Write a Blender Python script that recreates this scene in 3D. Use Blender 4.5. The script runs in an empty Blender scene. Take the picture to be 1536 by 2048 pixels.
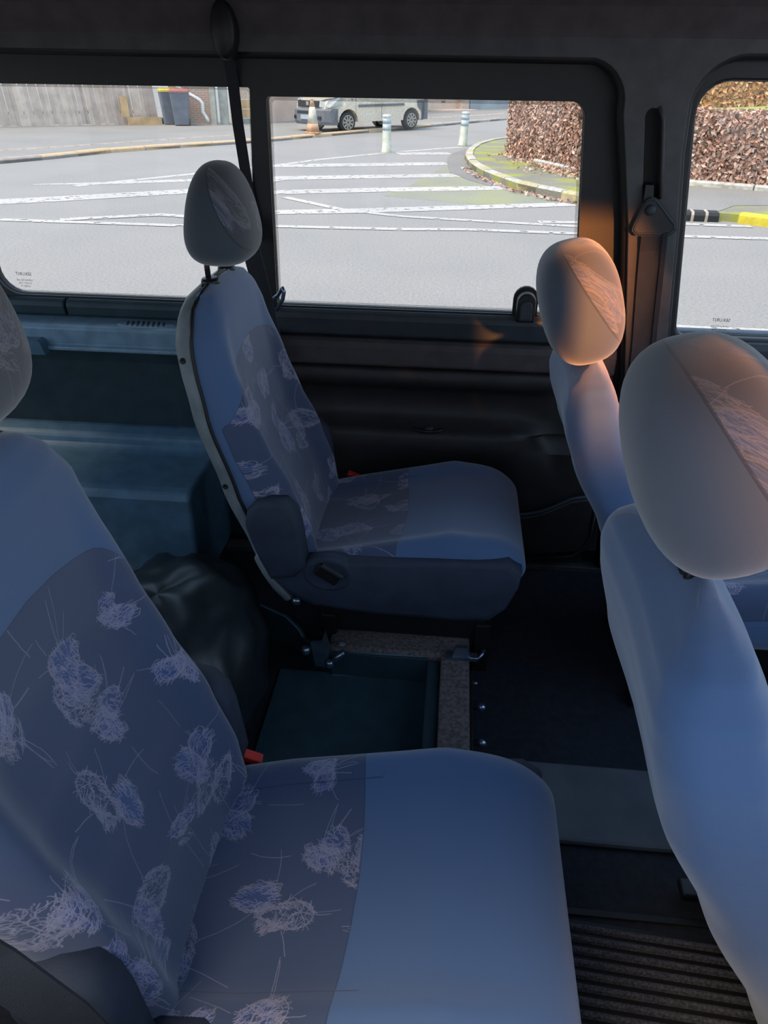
import bpy, bmesh, math, random
from mathutils import Vector, Matrix
random.seed(7)
PI = math.pi
COL = bpy.context.scene.collection
SC = bpy.context.scene

# ---------------------------------------------------------------- camera
cam = bpy.data.cameras.new('camera'); camo = bpy.data.objects.new('camera', cam); COL.objects.link(camo)
cam.sensor_fit = 'VERTICAL'; cam.sensor_height = 36.0; cam.lens = 36.0 * 1500 / 2048
cam.clip_start = 0.02; cam.clip_end = 400
R_ = Vector((0.99548181, 0.0941857, 0.01204257)); U_ = Vector((-0.0580085, 0.50284213, 0.86242959)); F_ = Vector((-0.07517302, 0.85923154, -0.50603376))
camo.matrix_world = Matrix(((R_.x, U_.x, -F_.x, 0), (R_.y, U_.y, -F_.y, 0), (R_.z, U_.z, -F_.z, 1.72), (0, 0, 0, 1)))
cam.dof.use_dof = False
SC.camera = camo
# ---------------------------------------------------------------- sky, sun, exposure
w = bpy.data.worlds.new('sky'); SC.world = w; w.use_nodes = True
nt = w.node_tree; nt.nodes.clear()
out = nt.nodes.new('ShaderNodeOutputWorld'); bg = nt.nodes.new('ShaderNodeBackground')
tc = nt.nodes.new('ShaderNodeTexCoord'); sx = nt.nodes.new('ShaderNodeSeparateXYZ'); rp = nt.nodes.new('ShaderNodeValToRGB')
rp.color_ramp.elements[0].position = 0.0; rp.color_ramp.elements[0].color = (0.80, 0.90, 1.0, 1)
rp.color_ramp.elements[1].position = 0.9; rp.color_ramp.elements[1].color = (0.32, 0.58, 1.0, 1)
nt.links.new(tc.outputs['Generated'], sx.inputs[0]); nt.links.new(sx.outputs['Z'], rp.inputs[0])
nt.links.new(rp.outputs[0], bg.inputs[0]); bg.inputs[1].default_value = 1.6
nt.links.new(bg.outputs[0], out.inputs[0])
def lamp(name, kind, loc, target, energy, color, **kw):
    l = bpy.data.lights.new(name, kind); l.energy = energy; l.color = color
    for k, v in kw.items(): setattr(l, k, v)
    o = bpy.data.objects.new(name, l); COL.objects.link(o); o.location = loc
    o.rotation_euler = (Vector(target) - Vector(loc)).to_track_quat('-Z', 'Y').to_euler()
    return o
lamp('sun', 'SUN', (-8, -6, 20), (0, 0, 0), 4.9, (1.0, 0.78, 0.55), angle=math.radians(35))
# added warm spot, standing in for low sunlight on the front headrests
lamp('low_sun_standin', 'SPOT', (2.0, -5.0, 2.42), (0.30, 1.60, 1.33), 5600, (1.0, 0.33, 0.07), spot_size=math.radians(5.6), spot_blend=0.9, shadow_soft_size=0.10)
SC.view_settings.view_transform = 'Standard'; SC.view_settings.look = 'None'
SC.view_settings.exposure = 0.0; SC.view_settings.gamma = 1.0; SC.view_settings.use_curve_mapping = False

# ---------------------------------------------------------------- materials
MATS = {}
def newmat(name):
    m = bpy.data.materials.new(name); m.use_nodes = True; MATS[name] = m
    n = m.node_tree.nodes; b = n['Principled BSDF']
    return m, m.node_tree, b
def N(t, kind, **kw):
    n = t.nodes.new(kind)
    for k, v in kw.items(): setattr(n, k, v)
    return n
def mth(t, op, a, b=None, c=None):
    n = t.nodes.new('ShaderNodeMath'); n.operation = op
    for i, v in enumerate((a, b, c)):
        if v is None: continue
        if isinstance(v, (int, float)): n.inputs[i].default_value = v
        else: t.links.new(v, n.inputs[i])
    return n.outputs[0]
def mixc(t, f, a, b):
    n = t.nodes.new('ShaderNodeMix'); n.data_type = 'RGBA'
    for i, v in ((0, f), (6, a), (7, b)):
        if isinstance(v, (int, float)): n.inputs[i].default_value = v
        elif isinstance(v, tuple): n.inputs[i].default_value = (*v, 1) if len(v) == 3 else v
        else: t.links.new(v, n.inputs[i])
    return n.outputs[2]
def simple(name, col, rough=0.6, metal=0.0, var=0.12, nscale=20, bump=0.15, bscale=400, spec=0.5, col2=None):
    m, t, b = newmat(name)
    tcn = N(t, 'ShaderNodeTexCoord'); nz = N(t, 'ShaderNodeTexNoise'); nz.inputs['Scale'].default_value = nscale; nz.inputs['Detail'].default_value = 5
    t.links.new(tcn.outputs['Object'], nz.inputs['Vector'])
    c2 = col2 or tuple(max(0, c * (1 - 2.2 * var)) for c in col)
    mp = N(t, 'ShaderNodeMapRange'); mp.inputs[1].default_value = 0.35; mp.inputs[2].default_value = 0.65
    t.links.new(nz.outputs[0], mp.inputs[0])
    t.links.new(mixc(t, mp.outputs[0], col, c2), b.inputs['Base Color'])
    b.inputs['Roughness'].default_value = rough; b.inputs['Metallic'].default_value = metal; b.inputs['Specular IOR Level'].default_value = spec
    if bump:
        n2 = N(t, 'ShaderNodeTexNoise'); n2.inputs['Scale'].default_value = bscale; t.links.new(tcn.outputs['Object'], n2.inputs['Vector'])
        bp = N(t, 'ShaderNodeBump'); bp.inputs['Strength'].default_value = bump; bp.inputs['Distance'].default_value = 0.002
        t.links.new(n2.outputs[0], bp.inputs['Height']); t.links.new(bp.outputs[0], b.inputs['Normal'])
    return m
M_black = simple('black_plastic', (0.012, 0.013, 0.015), 0.45, bump=0.1)
M_rubber = simple('black_rubber', (0.008, 0.008, 0.009), 0.55, bump=0.05)
M_dark = simple('dark_grey_trim', (0.035, 0.045, 0.055), 0.6, bump=0.3, bscale=700)
M_brown = simple('charcoal_door_trim', (0.030, 0.027, 0.027), 0.5, bump=0.3, bscale=700)
M_box = simple('mid_blue_plastic', (0.11, 0.22, 0.32), 0.45, bump=0.35, bscale=600)
M_silver = simple('grey_lacquer_strip', (0.09, 0.08, 0.083), 0.32, bump=0.02)
M_pillar = simple('grey_pillar_plastic', (0.082, 0.082, 0.085), 0.55, bump=0.3, bscale=600)
M_blueplastic = simple('blue_grey_plastic', (0.10, 0.20, 0.29), 0.3, bump=0.35, bscale=600)
M_teal = simple('dark_teal_plastic', (0.04, 0.085, 0.11), 0.5, bump=0.35, bscale=500)
M_darkteal = simple('deep_teal_trim', (0.025, 0.055, 0.07), 0.6, bump=0.35, bscale=500)
M_head = simple('headliner_felt', (0.098, 0.084, 0.086), 0.9, bump=0.4, bscale=500)
M_shell = simple('grey_seat_shell', (0.22, 0.26, 0.28), 0.5, bump=0.4, bscale=700)
M_sidecover = simple('navy_seat_side', (0.035, 0.05, 0.085), 0.7, bump=0.35, bscale=900)
M_carpet = simple('grey_carpet', (0.20, 0.165, 0.16), 0.95, var=0.25, nscale=120, bump=1.0, bscale=260)
M_floor = simple('dark_floor_carpet', (0.014, 0.018, 0.028), 0.95, var=0.2, nscale=60, bump=0.9, bscale=300)
M_pad = simple('floor_sheen_grey', (0.10, 0.11, 0.125), 0.75, var=0.15, nscale=8, bump=0.4, bscale=500)  # lighter grey, carries the reflected light on the floor
M_mat = simple('ribbed_mat_pile', (0.11, 0.11, 0.13), 0.95, var=0.4, nscale=220, bump=0.5, bscale=500, col2=(0.035, 0.037, 0.05))
M_steel = simple('zinc_steel', (0.32, 0.40, 0.52), 0.28, metal=0.9, bump=0.05)
M_post = simple('dark_chrome', (0.10, 0.09, 0.09), 0.25, metal=0.9, bump=0)
M_red = simple('red_buckle_button', (0.75, 0.03, 0.02), 0.4, bump=0)
M_web = simple('black_webbing', (0.022, 0.024, 0.03), 0.8, bump=0.5, bscale=900)
M_webg = simple('grey_webbing', (0.035, 0.037, 0.042), 0.7, bump=0.4, bscale=900)
M_bag = simple('black_bin_bag', (0.022, 0.032, 0.038), 0.36, bump=0.25, bscale=25)
M_white = simple('white_van_paint', (0.90, 0.78, 0.60), 0.3, bump=0)
M_greybump = simple('grey_bumper_plastic', (0.17, 0.18, 0.20), 0.6, bump=0)
M_tyre = simple('tyre', (0.05, 0.05, 0.05), 0.8, bump=0)
M_rim = simple('silver_wheel', (0.55, 0.52, 0.47), 0.35, metal=0.6, bump=0)
M_lamp = simple('headlamp_plastic', (0.55, 0.58, 0.55), 0.1, bump=0)
M_vglass = simple('van_glass', (0.03, 0.045, 0.05), 0.08, bump=0)
M_conew = simple('cone_white', (0.75, 0.72, 0.6), 0.6, var=0.2, nscale=6, bump=0)
M_coneo = simple('cone_orange', (0.70, 0.42, 0.25), 0.6, var=0.2, nscale=6, bump=0)
M_bollard = simple('bollard_white', (0.75, 0.78, 0.70), 0.6, nscale=7, bump=0, col2=(0.52, 0.56, 0.38))
M_bband = simple('reflective_blue_band', (0.42, 0.53, 0.62), 0.4, bump=0)
M_plank = simple('weathered_fence_board', (0.60, 0.49, 0.42), 0.9, nscale=3, bump=0, col2=(0.45, 0.37, 0.31))
M_plank2 = simple('pale_fence_board', (0.70, 0.58, 0.48), 0.9, nscale=3, bump=0, col2=(0.52, 0.43, 0.35))
M_fresh = simple('fresh_pine_board', (0.72, 0.49, 0.26), 0.8, nscale=3, bump=0)
M_bin = simple('slate_bin_plastic', (0.15, 0.17, 0.21), 0.6, nscale=4, bump=0)
M_yel = simple('yellow_lid', (0.75, 0.60, 0.08), 0.6, bump=0)
M_redlid = simple('dull_red_lid', (0.48, 0.17, 0.14), 0.7, bump=0)
M_pipe = simple('white_pvc_pipe', (0.72, 0.76, 0.78), 0.4, bump=0)
M_post2 = simple('concrete_post', (0.42, 0.43, 0.38), 0.9, nscale=5, bump=0)
M_render = simple('peach_render', (0.82, 0.60, 0.46), 0.9, nscale=1.2, var=0.1, bump=0)
M_brickband = simple('red_brick', (0.50, 0.24, 0.18), 0.9, nscale=3, bump=0)
M_garage = simple('cream_garage_door', (0.76, 0.58, 0.44), 0.7, bump=0)
M_greywall = simple('grey_blue_wall', (0.46, 0.49, 0.50), 0.9, nscale=1, bump=0)
M_kerb = simple('concrete_kerb', (0.52, 0.44, 0.38), 0.9, nscale=6, bump=0)
M_kerby = simple('ochre_painted_kerb', (0.72, 0.50, 0.26), 0.85, nscale=9, bump=0, col2=(0.58, 0.43, 0.30))
M_kwhite = simple('worn_white_kerb', (0.62, 0.62, 0.58), 0.85, nscale=12, bump=0, col2=(0.36, 0.35, 0.32))
M_kyellow = simple('worn_yellow_kerb', (0.58, 0.50, 0.24), 0.85, nscale=12, bump=0, col2=(0.40, 0.37, 0.28))
M_byellow = simple('bright_yellow_kerb', (0.80, 0.66, 0.06), 0.8, nscale=9, bump=0)
M_branch = simple('hedge_twigs', (0.16, 0.10, 0.07), 0.95, nscale=12, bump=0)
M_evergreen = simple('evergreen', (0.06, 0.12, 0.06), 0.9, nscale=8, bump=0)
M_iron = simple('cast_iron', (0.012, 0.013, 0.014), 0.6, bump=0)
M_lawn = simple('lawn', (0.38, 0.48, 0.14), 0.95, nscale=3, bump=0)
M_etch = simple('glass_etching', (0.10, 0.10, 0.10), 0.8, bump=0)

def asphalt(name, a, b_, moss=0.0, scale=1.0, worn=None):
    m, t, b = newmat(name); tcn = N(t, 'ShaderNodeTexCoord')
    def nz(s, d=6):
        n = N(t, 'ShaderNodeTexNoise'); n.inputs['Scale'].default_value = s; n.inputs['Detail'].default_value = d
        t.links.new(tcn.outputs['Object'], n.inputs['Vector']); return n.outputs[0]
    mr = N(t, 'ShaderNodeMapRange'); mr.inputs[1].default_value = 0.3; mr.inputs[2].default_value = 0.7; t.links.new(nz(0.6 * scale), mr.inputs[0])
    c = mixc(t, mr.outputs[0], a, b_)
    mr2 = N(t, 'ShaderNodeMapRange'); mr2.inputs[1].default_value = 0.35; mr2.inputs[2].default_value = 0.65; mr2.inputs[3].default_value = 0.82; mr2.inputs[4].default_value = 1.1; t.links.new(nz(38), mr2.inputs[0])
    mul = N(t, 'ShaderNodeVectorMath', operation='SCALE'); t.links.new(c, mul.inputs[0]); t.links.new(mr2.outputs[0], mul.inputs['Scale']); c = mul.outputs[0]
    if moss:
        f = mth(t, 'MULTIPLY', mth(t, 'GREATER_THAN', nz(1.3), 0.5), moss)
        mr3 = N(t, 'ShaderNodeMapRange'); mr3.inputs[1].default_value = 0.45; mr3.inputs[2].default_value = 0.6; mr3.inputs[4].default_value = moss; t.links.new(nz(1.1), mr3.inputs[0])
        c = mixc(t, mr3.outputs[0], c, (0.33, 0.36, 0.06))
    t.links.new(c, b.inputs['Base Color']); b.inputs['Roughness'].default_value = 0.9
    if worn:
        mr4 = N(t, 'ShaderNodeMapRange'); mr4.inputs[1].default_value = worn - .03; mr4.inputs[2].default_value = worn + .03
        t.links.new(nz(9, 8), mr4.inputs[0]); t.links.new(mr4.outputs[0], b.inputs['Alpha'])
    return m
M_road = asphalt('asphalt', (0.315, 0.305, 0.29), (0.28, 0.275, 0.265))
M_pave = asphalt('pavement', (0.30, 0.29, 0.27), (0.255, 0.25, 0.235))
M_moss = asphalt('mossy_pavement', (0.22, 0.21, 0.19), (0.28, 0.27, 0.2), moss=0.9)
M_mossr = asphalt('mossy_road', (0.26, 0.265, 0.22), (0.30, 0.31, 0.22), moss=0.25)
M_mark = asphalt('worn_road_paint', (0.56, 0.54, 0.51), (0.46, 0.45, 0.43), worn=0.385)
M_gutter = asphalt('concrete_gutter', (0.27, 0.26, 0.24), (0.21, 0.20, 0.19))

def attr(t, name):
    a = N(t, 'ShaderNodeAttribute'); a.attribute_name = name; return a
# leaves coloured per leaf
m, t, b = newmat('dry_beech_leaf'); t.links.new(attr(t, 'tint').outputs['Color'], b.inputs['Base Color']); b.inputs['Roughness'].default_value = 0.55
M_leaf = m

# glass
m, t, b = newmat('window_glass'); t.nodes.remove(b)
o_ = t.nodes['Material Output']; tr = N(t, 'ShaderNodeBsdfTransparent'); tr.inputs[0].default_value = (0.96, 0.97, 0.96, 1)
gl = N(t, 'ShaderNodeBsdfGlossy'); gl.inputs['Roughness'].default_value = 0.02; fr = N(t, 'ShaderNodeFresnel'); fr.inputs[0].default_value = 1.3
mx = N(t, 'ShaderNodeMixShader'); t.links.new(fr.outputs[0], mx.inputs[0]); t.links.new(tr.outputs[0], mx.inputs[1]); t.links.new(gl.outputs[0], mx.inputs[2]); t.links.new(mx.outputs[0], o_.inputs[0])
M_glass = m
# ceramic dot frit printed on the rim of the glass
m, t, b = newmat('frit_dots'); tcn = N(t, 'ShaderNodeTexCoord'); sp = N(t, 'ShaderNodeSeparateXYZ'); t.links.new(tcn.outputs['Object'], sp.inputs[0])
S = 2 * PI / 0.0036
u = mth(t, 'SINE', mth(t, 'MULTIPLY', mth(t, 'ADD', sp.outputs[0], sp.outputs[2]), S)); v = mth(t, 'SINE', mth(t, 'MULTIPLY', mth(t, 'SUBTRACT', sp.outputs[0], sp.outputs[2]), S))
t.links.new(mth(t, 'GREATER_THAN', mth(t, 'MULTIPLY', u, v), 0.12), b.inputs['Alpha']); b.inputs['Base Color'].default_value = (0.02, 0.015, 0.015, 1); b.inputs['Roughness'].default_value = 0.7
M_frit = m

# seat fabric: the woven scribble print is drawn stroke by stroke into a tile 0.6 m wide that repeats
import numpy as np
def draw_print(S=1536, metres=0.6, seed=11):
    rg = np.random.default_rng(seed); ln = np.zeros((S, S), np.float32); fill = np.zeros((S, S), np.float32); PX = S / metres
    def stamp(xs, ys, wpx, val):
        r = int(math.ceil(wpx)); 
        for dx in range(-r, r + 1):
            for dy in range(-r, r + 1):
                d = math.hypot(dx, dy)
                if d > wpx: continue
                f = val * (1 if d < wpx - .7 else .55)
                np.maximum.at(ln, ((ys.astype(int) + dy) % S, (xs.astype(int) + dx) % S), f)
    def stroke(x0, y0, x1, y1, bend=0.0, w=1.3, val=1.0, wob=0.0):
        L = math.hypot(x1 - x0, y1 - y0); n = max(4, int(L / .8)); t = np.linspace(0, 1, n); nx_, ny_ = -(y1 - y0) / (L + 1e-6), (x1 - x0) / (L + 1e-6)
        o = bend * L * 4 * t * (1 - t) + (wob * np.interp(t, np.linspace(0, 1, 8), rg.normal(0, 1, 8)))
        stamp(x0 + (x1 - x0) * t + nx_ * o, y0 + (y1 - y0) * t + ny_ * o, w, val)
    def ring(cx, cy, rx, ry, rot, w=1.4, val=1.0, a0=0, a1=6.3, wob=1.0):
        n = int(max(rx, ry) * 8) + 8; t = np.linspace(a0, a1, n); o = 1 + wob * .06 * np.sin(3 * t + rg.uniform(0, 6)) + wob * .04 * np.sin(7 * t)
        u = rx * np.cos(t) * o; v = ry * np.sin(t) * o
        stamp(cx + u * math.cos(rot) - v * math.sin(rot), cy + u * math.sin(rot) + v * math.cos(rot), w, val)
    yy, xx = np.mgrid[0:S, 0:S]
    nxm, nym = 5, 4; k = 0
    for i in range(nxm):
        for j in range(nym):
            cx = (i + .5 + rg.uniform(-.2, .2) + (j % 2) * .45) * S / nxm; cy = (j + .5 + rg.uniform(-.2, .2)) * S / nym
            rot0 = rg.uniform(-.6, .6); big = rg.random() < .65; sc0 = 1.0 if big else .62
            for lobe in range(rg.integers(2, 5)):
                rot = rot0 + rg.normal(0, .55); ox, oy = rg.normal(0, .015) * PX * sc0, rg.normal(0, .022) * PX * sc0
                lx, ly = cx + ox, cy + oy; rx = rg.uniform(.013, .027) * PX * sc0; ry = rg.uniform(.020, .042) * PX * sc0; ex = rg.uniform(-.75, .75); sq_ = rg.uniform(.7, 2.4)
                dx = (xx - lx + S / 2) % S - S / 2; dy = (yy - ly + S / 2) % S - S / 2
                u = dx * math.cos(rot) + dy * math.sin(rot); v = -dx * math.sin(rot) + dy * math.cos(rot)
                vv = np.clip(v / ry, -1, 1); wv = rx * (1 + ex * vv) * (1 - np.abs(vv) ** (1 + sq_)) ** .5
                msk = (np.abs(v) < ry) & (np.abs(u) < wv * (.86 + .14 * np.sin(v / 5.3 + k)))
                if rg.random() < .7: fill = np.maximum(fill, msk * rg.uniform(.55, 1.0)).astype(np.float32)
                def loc(a_, b_): return lx + a_ * math.cos(rot) - b_ * math.sin(rot), ly + a_ * math.sin(rot) + b_ * math.cos(rot)
                def wd_(q_): return rx * (1 + ex * q_) * math.sqrt(max(0, 1 - abs(q_) ** (1 + sq_)))
                for sgn in (-1, 1):                           # broken outlines
                    for q in range(2):
                        if rg.random() < .35: continue
                        v0 = rg.uniform(-1, .1); v1 = min(1, v0 + rg.uniform(.6, 1.5)); ps_ = [loc(sgn * wd_(t_) * (1 - .10 * q), t_ * ry) for t_ in np.linspace(v0, v1, 14)]
                        for p0, p1 in zip(ps_, ps_[1:]): stroke(*p0, *p1, 0, 1.4, 1.0)
                h1 = rg.uniform(.9, 2.2); h2 = h1 + rg.uniform(.5, 1.2)
                for q in range(int(rx * ry / 33)):            # hatching in two leading directions, denser at the rim
                    b_ = rg.uniform(-1, 1); e = rg.uniform(-1, 1) if rg.random() < .4 else rg.choice((-1, 1)) * rg.beta(5, 1.4); L = rg.uniform(.005, .017) * PX
                    an = (h1 if rg.random() < .7 else h2) + rg.normal(0, .16) + rot; p0 = loc(e * wd_(b_), b_ * ry); stroke(p0[0] - L / 2 * math.cos(an), p0[1] - L / 2 * math.sin(an), p0[0] + L / 2 * math.cos(an), p0[1] + L / 2 * math.sin(an), rg.normal(0, .10), 1.1, rg.uniform(.5, 1.0), .9)
                for q in range(3):                            # open arcs
                    p0 = loc(rg.uniform(-.6, .6) * rx, rg.uniform(-.8, .8) * ry); r1 = rg.uniform(.25, .7) * rx; a0 = rg.uniform(0, 6); ring(*p0, r1, r1 * rg.uniform(1, 2.2), rot + rg.normal(0, .5), 1.2, .95, a0, a0 + rg.uniform(1.5, 4.2), 1.6)
                if rg.random() < .4:                          # dark slit
                    p0 = loc(rg.uniform(-.4, .4) * rx, rg.uniform(-.5, .5) * ry); m_ = (((xx - p0[0] + S / 2) % S - S / 2) ** 2 + (((yy - p0[1] + S / 2) % S - S / 2) / 2.2) ** 2) < (rx * .16) ** 2; ln[m_] = 0; fill[m_] = 0
            for q in range(5):                                # long threads leaving the motif
                an = rg.choice((1.3, 1.75, 1.57, .35, 2.7, -1.4, 1.1, 0.05)) + rg.normal(0, .12); L = rg.uniform(.03, .095) * PX; st = rg.uniform(.3, 1.3) * .03 * PX * sc0
                x0_ = cx + math.cos(an) * st + rg.normal(0, 14); y0_ = cy + math.sin(an) * st + rg.normal(0, 14)
                stroke(x0_, y0_, x0_ + L * math.cos(an), y0_ + L * math.sin(an), rg.normal(0, .04), 1.3, rg.uniform(.55, .95), .6)
                if rg.random() < .3: stroke(x0_ + 9, y0_ + 2, x0_ + 9 + L * .9 * math.cos(an), y0_ + 2 + L * .9 * math.sin(an), rg.normal(0, .03), 1.1, .7, .6)
            k += 1
    ln *= rg.uniform(.55, 1.0, (S, S)).astype(np.float32)
    im = bpy.data.images.new('scribble_print', S, S, float_buffer=False); im.colorspace_settings.name = 'Non-Color'
    px = np.zeros((S, S, 4), np.float32); px[..., 0] = ln; px[..., 1] = fill; px[..., 3] = 1; im.pixels.foreach_set(px.ravel()); im.update(); im.pack()
    return im
PRINT = draw_print()
def fabric(name, plain, base2, strokes):
    m, t, b = newmat(name)
    uv = N(t, 'ShaderNodeUVMap'); uv.uv_map = 'UVMap'
    pat = attr(t, 'pat').outputs['Fac']; seam = attr(t, 'seam').outputs['Fac']
    mp = N(t, 'ShaderNodeMapping'); mp.inputs['Scale'].default_value = (1 / .6, 1 / .6, 1); t.links.new(uv.outputs[0], mp.inputs[0])
    im = N(t, 'ShaderNodeTexImage'); im.image = PRINT; t.links.new(mp.outputs[0], im.inputs[0]); sc_ = N(t, 'ShaderNodeSeparateColor'); t.links.new(im.outputs[0], sc_.inputs[0])
    br = N(t, 'ShaderNodeTexNoise'); br.inputs['Scale'].default_value = 9; t.links.new(uv.outputs[0], br.inputs['Vector'])
    lines = sc_.outputs[0]
    tone = mixc(t, br.outputs[0], strokes, (strokes[0] * 1.1, strokes[1] * .92, strokes[2] * .85))
    c = mixc(t, mth(t, 'MULTIPLY', sc_.outputs[1], 0.6), base2, (base2[0] * 1.1, base2[1] * 1.35, base2[2] * 2.0))
    c = mixc(t, mth(t, 'MULTIPLY', lines, .85), c, tone)
    c = mixc(t, mth(t, 'GREATER_THAN', pat, 0.0), plain, c)
    sm = mth(t, 'LESS_THAN', mth(t, 'ABSOLUTE', pat), 0.0011); sm = mth(t, 'MAXIMUM', sm, mth(t, 'LESS_THAN', mth(t, 'ABSOLUTE', seam), 0.0011))
    c = mixc(t, mth(t, 'MULTIPLY', sm, 0.6), c, tuple(x * 0.3 for x in plain))
    t.links.new(c, b.inputs['Base Color']); b.inputs['Roughness'].default_value = 0.85
    b.inputs['Sheen Weight'].default_value = 0.5; b.inputs['Sheen Roughness'].default_value = 0.5
    n2 = N(t, 'ShaderNodeTexNoise'); n2.inputs['Scale'].default_value = 900; t.links.new(uv.outputs[0], n2.inputs['Vector'])
    h = mth(t, 'SUBTRACT', mth(t, 'ADD', mth(t, 'MULTIPLY', n2.outputs[0], 0.5), mth(t, 'MULTIPLY', mth(t, 'MULTIPLY', lines, mth(t, 'GREATER_THAN', pat, 0.0)), 0.6)), mth(t, 'MULTIPLY', sm, 3.0))
    bp = N(t, 'ShaderNodeBump'); bp.inputs['Strength'].default_value = 0.35; bp.inputs['Distance'].default_value = 0.0015; t.links.new(h, bp.inputs['Height']); t.links.new(bp.outputs[0], b.inputs['Normal'])
    return m
M_fab = fabric('seat_cloth', (0.080, 0.150, 0.30), (0.056, 0.084, 0.165), (0.50, 0.50, 0.64))
M_headshade = fabric('shaded_headrest_cloth', (0.058, 0.078, 0.098), (0.07, 0.08, 0.10), (0.30, 0.31, 0.36))  # headrest cloth again, darkened with the shade over the rear seats
M_headfab = fabric('headrest_cloth', (0.085, 0.112, 0.155), (0.10, 0.115, 0.145), (0.30, 0.31, 0.34))

# ---------------------------------------------------------------- mesh helpers
OFF = Vector((0, 0, 0))
def mesh_obj(name, verts, faces, mat, parent=None, smooth=False, mats=None, attrs=None, uvs=None):
    me = bpy.data.meshes.new(name)
    me.from_pydata([(v[0] - OFF.x, v[1] - OFF.y, v[2] - OFF.z) for v in verts], [], faces); me.update()
    if mat: me.materials.append(mat)
    if smooth:
        me.polygons.foreach_set('use_smooth', [True] * len(me.polygons))
    if attrs:
        for k, vals in attrs.items():
            a = me.attributes.new(k, 'FLOAT', 'POINT'); a.data.foreach_set('value', vals)
    if uvs:
        ul = me.uv_layers.new(name='UVMap')
        for lp in me.loops: ul.data[lp.index].uv = uvs[lp.vertex_index]
    o = bpy.data.objects.new(name, me); COL.objects.link(o)
    if parent: o.parent = parent
    return o
def from_bm(name, bm, mat, parent=None, smooth=False):
    vs = [tuple(v.co) for v in bm.verts]; bm.verts.index_update(); fs = [[v.index for v in f.verts] for f in bm.faces]
    bm.free(); return mesh_obj(name, vs, fs, mat, parent, smooth)
def bm_box(bm, x0, x1, y0, y1, z0, z1, bevel=0.0, M=None, seg=2):
    r = bmesh.ops.create_cube(bm, size=1.0, matrix=Matrix.Translation(((x0 + x1) / 2, (y0 + y1) / 2, (z0 + z1) / 2)) @ Matrix.Diagonal((abs(x1 - x0), abs(y1 - y0), abs(z1 - z0), 1)))
    vs = r['verts']
    if bevel:
        es = list({e for v in vs for e in v.link_edges})
        rr = bmesh.ops.bevel(bm, geom=es, offset=bevel, segments=seg, affect='EDGES', profile=0.5)
        vs = list({v for v in rr['verts']} | {v for v in vs if v.is_valid})
    if M is not None: bmesh.ops.transform(bm, matrix=M, verts=[v for v in vs if v.is_valid])
def box(name, x0, x1, y0, y1, z0, z1, mat, parent=None, bevel=0.004, M=None, smooth=False):
    bm = bmesh.new(); bm_box(bm, x0, x1, y0, y1, z0, z1, bevel, M); return from_bm(name, bm, mat, parent, smooth)
def tube_data(pts, r, n=10, close=False, flat=None):
    pts = [Vector(p) for p in pts]; V = []; Fc = []; m_ = len(pts)
    prev = None
    for i, p in enumerate(pts):
        if close: tng = (pts[(i + 1) % m_] - pts[i - 1]).normalized()
        else: tng = (pts[min(i + 1, m_ - 1)] - pts[max(i - 1, 0)]).normalized()
        if prev is None:
            a = Vector((0, 0, 1)) if abs(tng.z) < 0.9 else Vector((0, 1, 0)); u = tng.cross(a).normalized()
        else: u = (prev - tng * prev.dot(tng)).normalized()
        prev = u; v = tng.cross(u); rr = r[i] if isinstance(r, (list, tuple)) else r
        for k in range(n):
            a = 2 * PI * k / n; V.append(tuple(p + u * math.cos(a) * rr + v * math.sin(a) * rr * (flat or 1)))
    for i in range(m_ if close else m_ - 1):
        j = (i + 1) % m_
        for k in range(n): Fc.append((i * n + k, i * n + (k + 1) % n, j * n + (k + 1) % n, j * n + k))
    if not close: Fc.append(tuple(range(n - 1, -1, -1))); Fc.append(tuple((m_ - 1) * n + k for k in range(n)))
    return V, Fc
def tube(name, pts, r, mat, parent=None, n=10, close=False):
    V, Fc = tube_data(pts, r, n, close); return mesh_obj(name, V, Fc, mat, parent, True)
def loft_data(rings, cap=True):
    n = len(rings[0]); V = [p for r in rings for p in r]; Fc = []
    for i in range(len(rings) - 1):
        for k in range(n): Fc.append((i * n + k, i * n + (k + 1) % n, (i + 1) * n + (k + 1) % n, (i + 1) * n + k))
    if cap: Fc.append(tuple(range(n - 1, -1, -1))); Fc.append(tuple((len(rings) - 1) * n + k for k in range(n)))
    return V, Fc
def loft(name, rings, mat, parent=None, smooth=True, cap=True):
    V, Fc = loft_data(rings, cap); return mesh_obj(name, V, Fc, mat, parent, smooth)
def extr_profile(name, prof, x0, x1, mat, parent=None, smooth=False, nx=1):
    """closed profile of (y,z) swept along x"""
    rings = [[(x0 + (x1 - x0) * i / nx, y, z) for y, z in prof] for i in range(nx + 1)]
    return loft(name, rings, mat, parent, smooth)
def rrect(x0, x1, z0, z1, r, n=7, skew0=0.0, skew1=0.0):
    """rounded rectangle outline in (x,z); skew moves the top of the left / right edge"""
    rs = r if isinstance(r, (list, tuple)) else [r] * 4; P_ = []
    def sk(x, z):
        f = (z - z0) / (z1 - z0); g = (x - x0) / (x1 - x0); return (x + f * (skew0 * (1 - g) + skew1 * g), z)
    for (cx, cz, a0, rr) in ((x1 - rs[0], z1 - rs[0], 0, rs[0]), (x0 + rs[1], z1 - rs[1], 90, rs[1]), (x0 + rs[2], z0 + rs[2], 180, rs[2]), (x1 - rs[3], z0 + rs[3], 270, rs[3])):
        for i in range(n):
            a = math.radians(a0 + 90 * i / (n - 1)); P_.append(sk(cx + rr * math.cos(a), cz + rr * math.sin(a)))
    return P_
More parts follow.
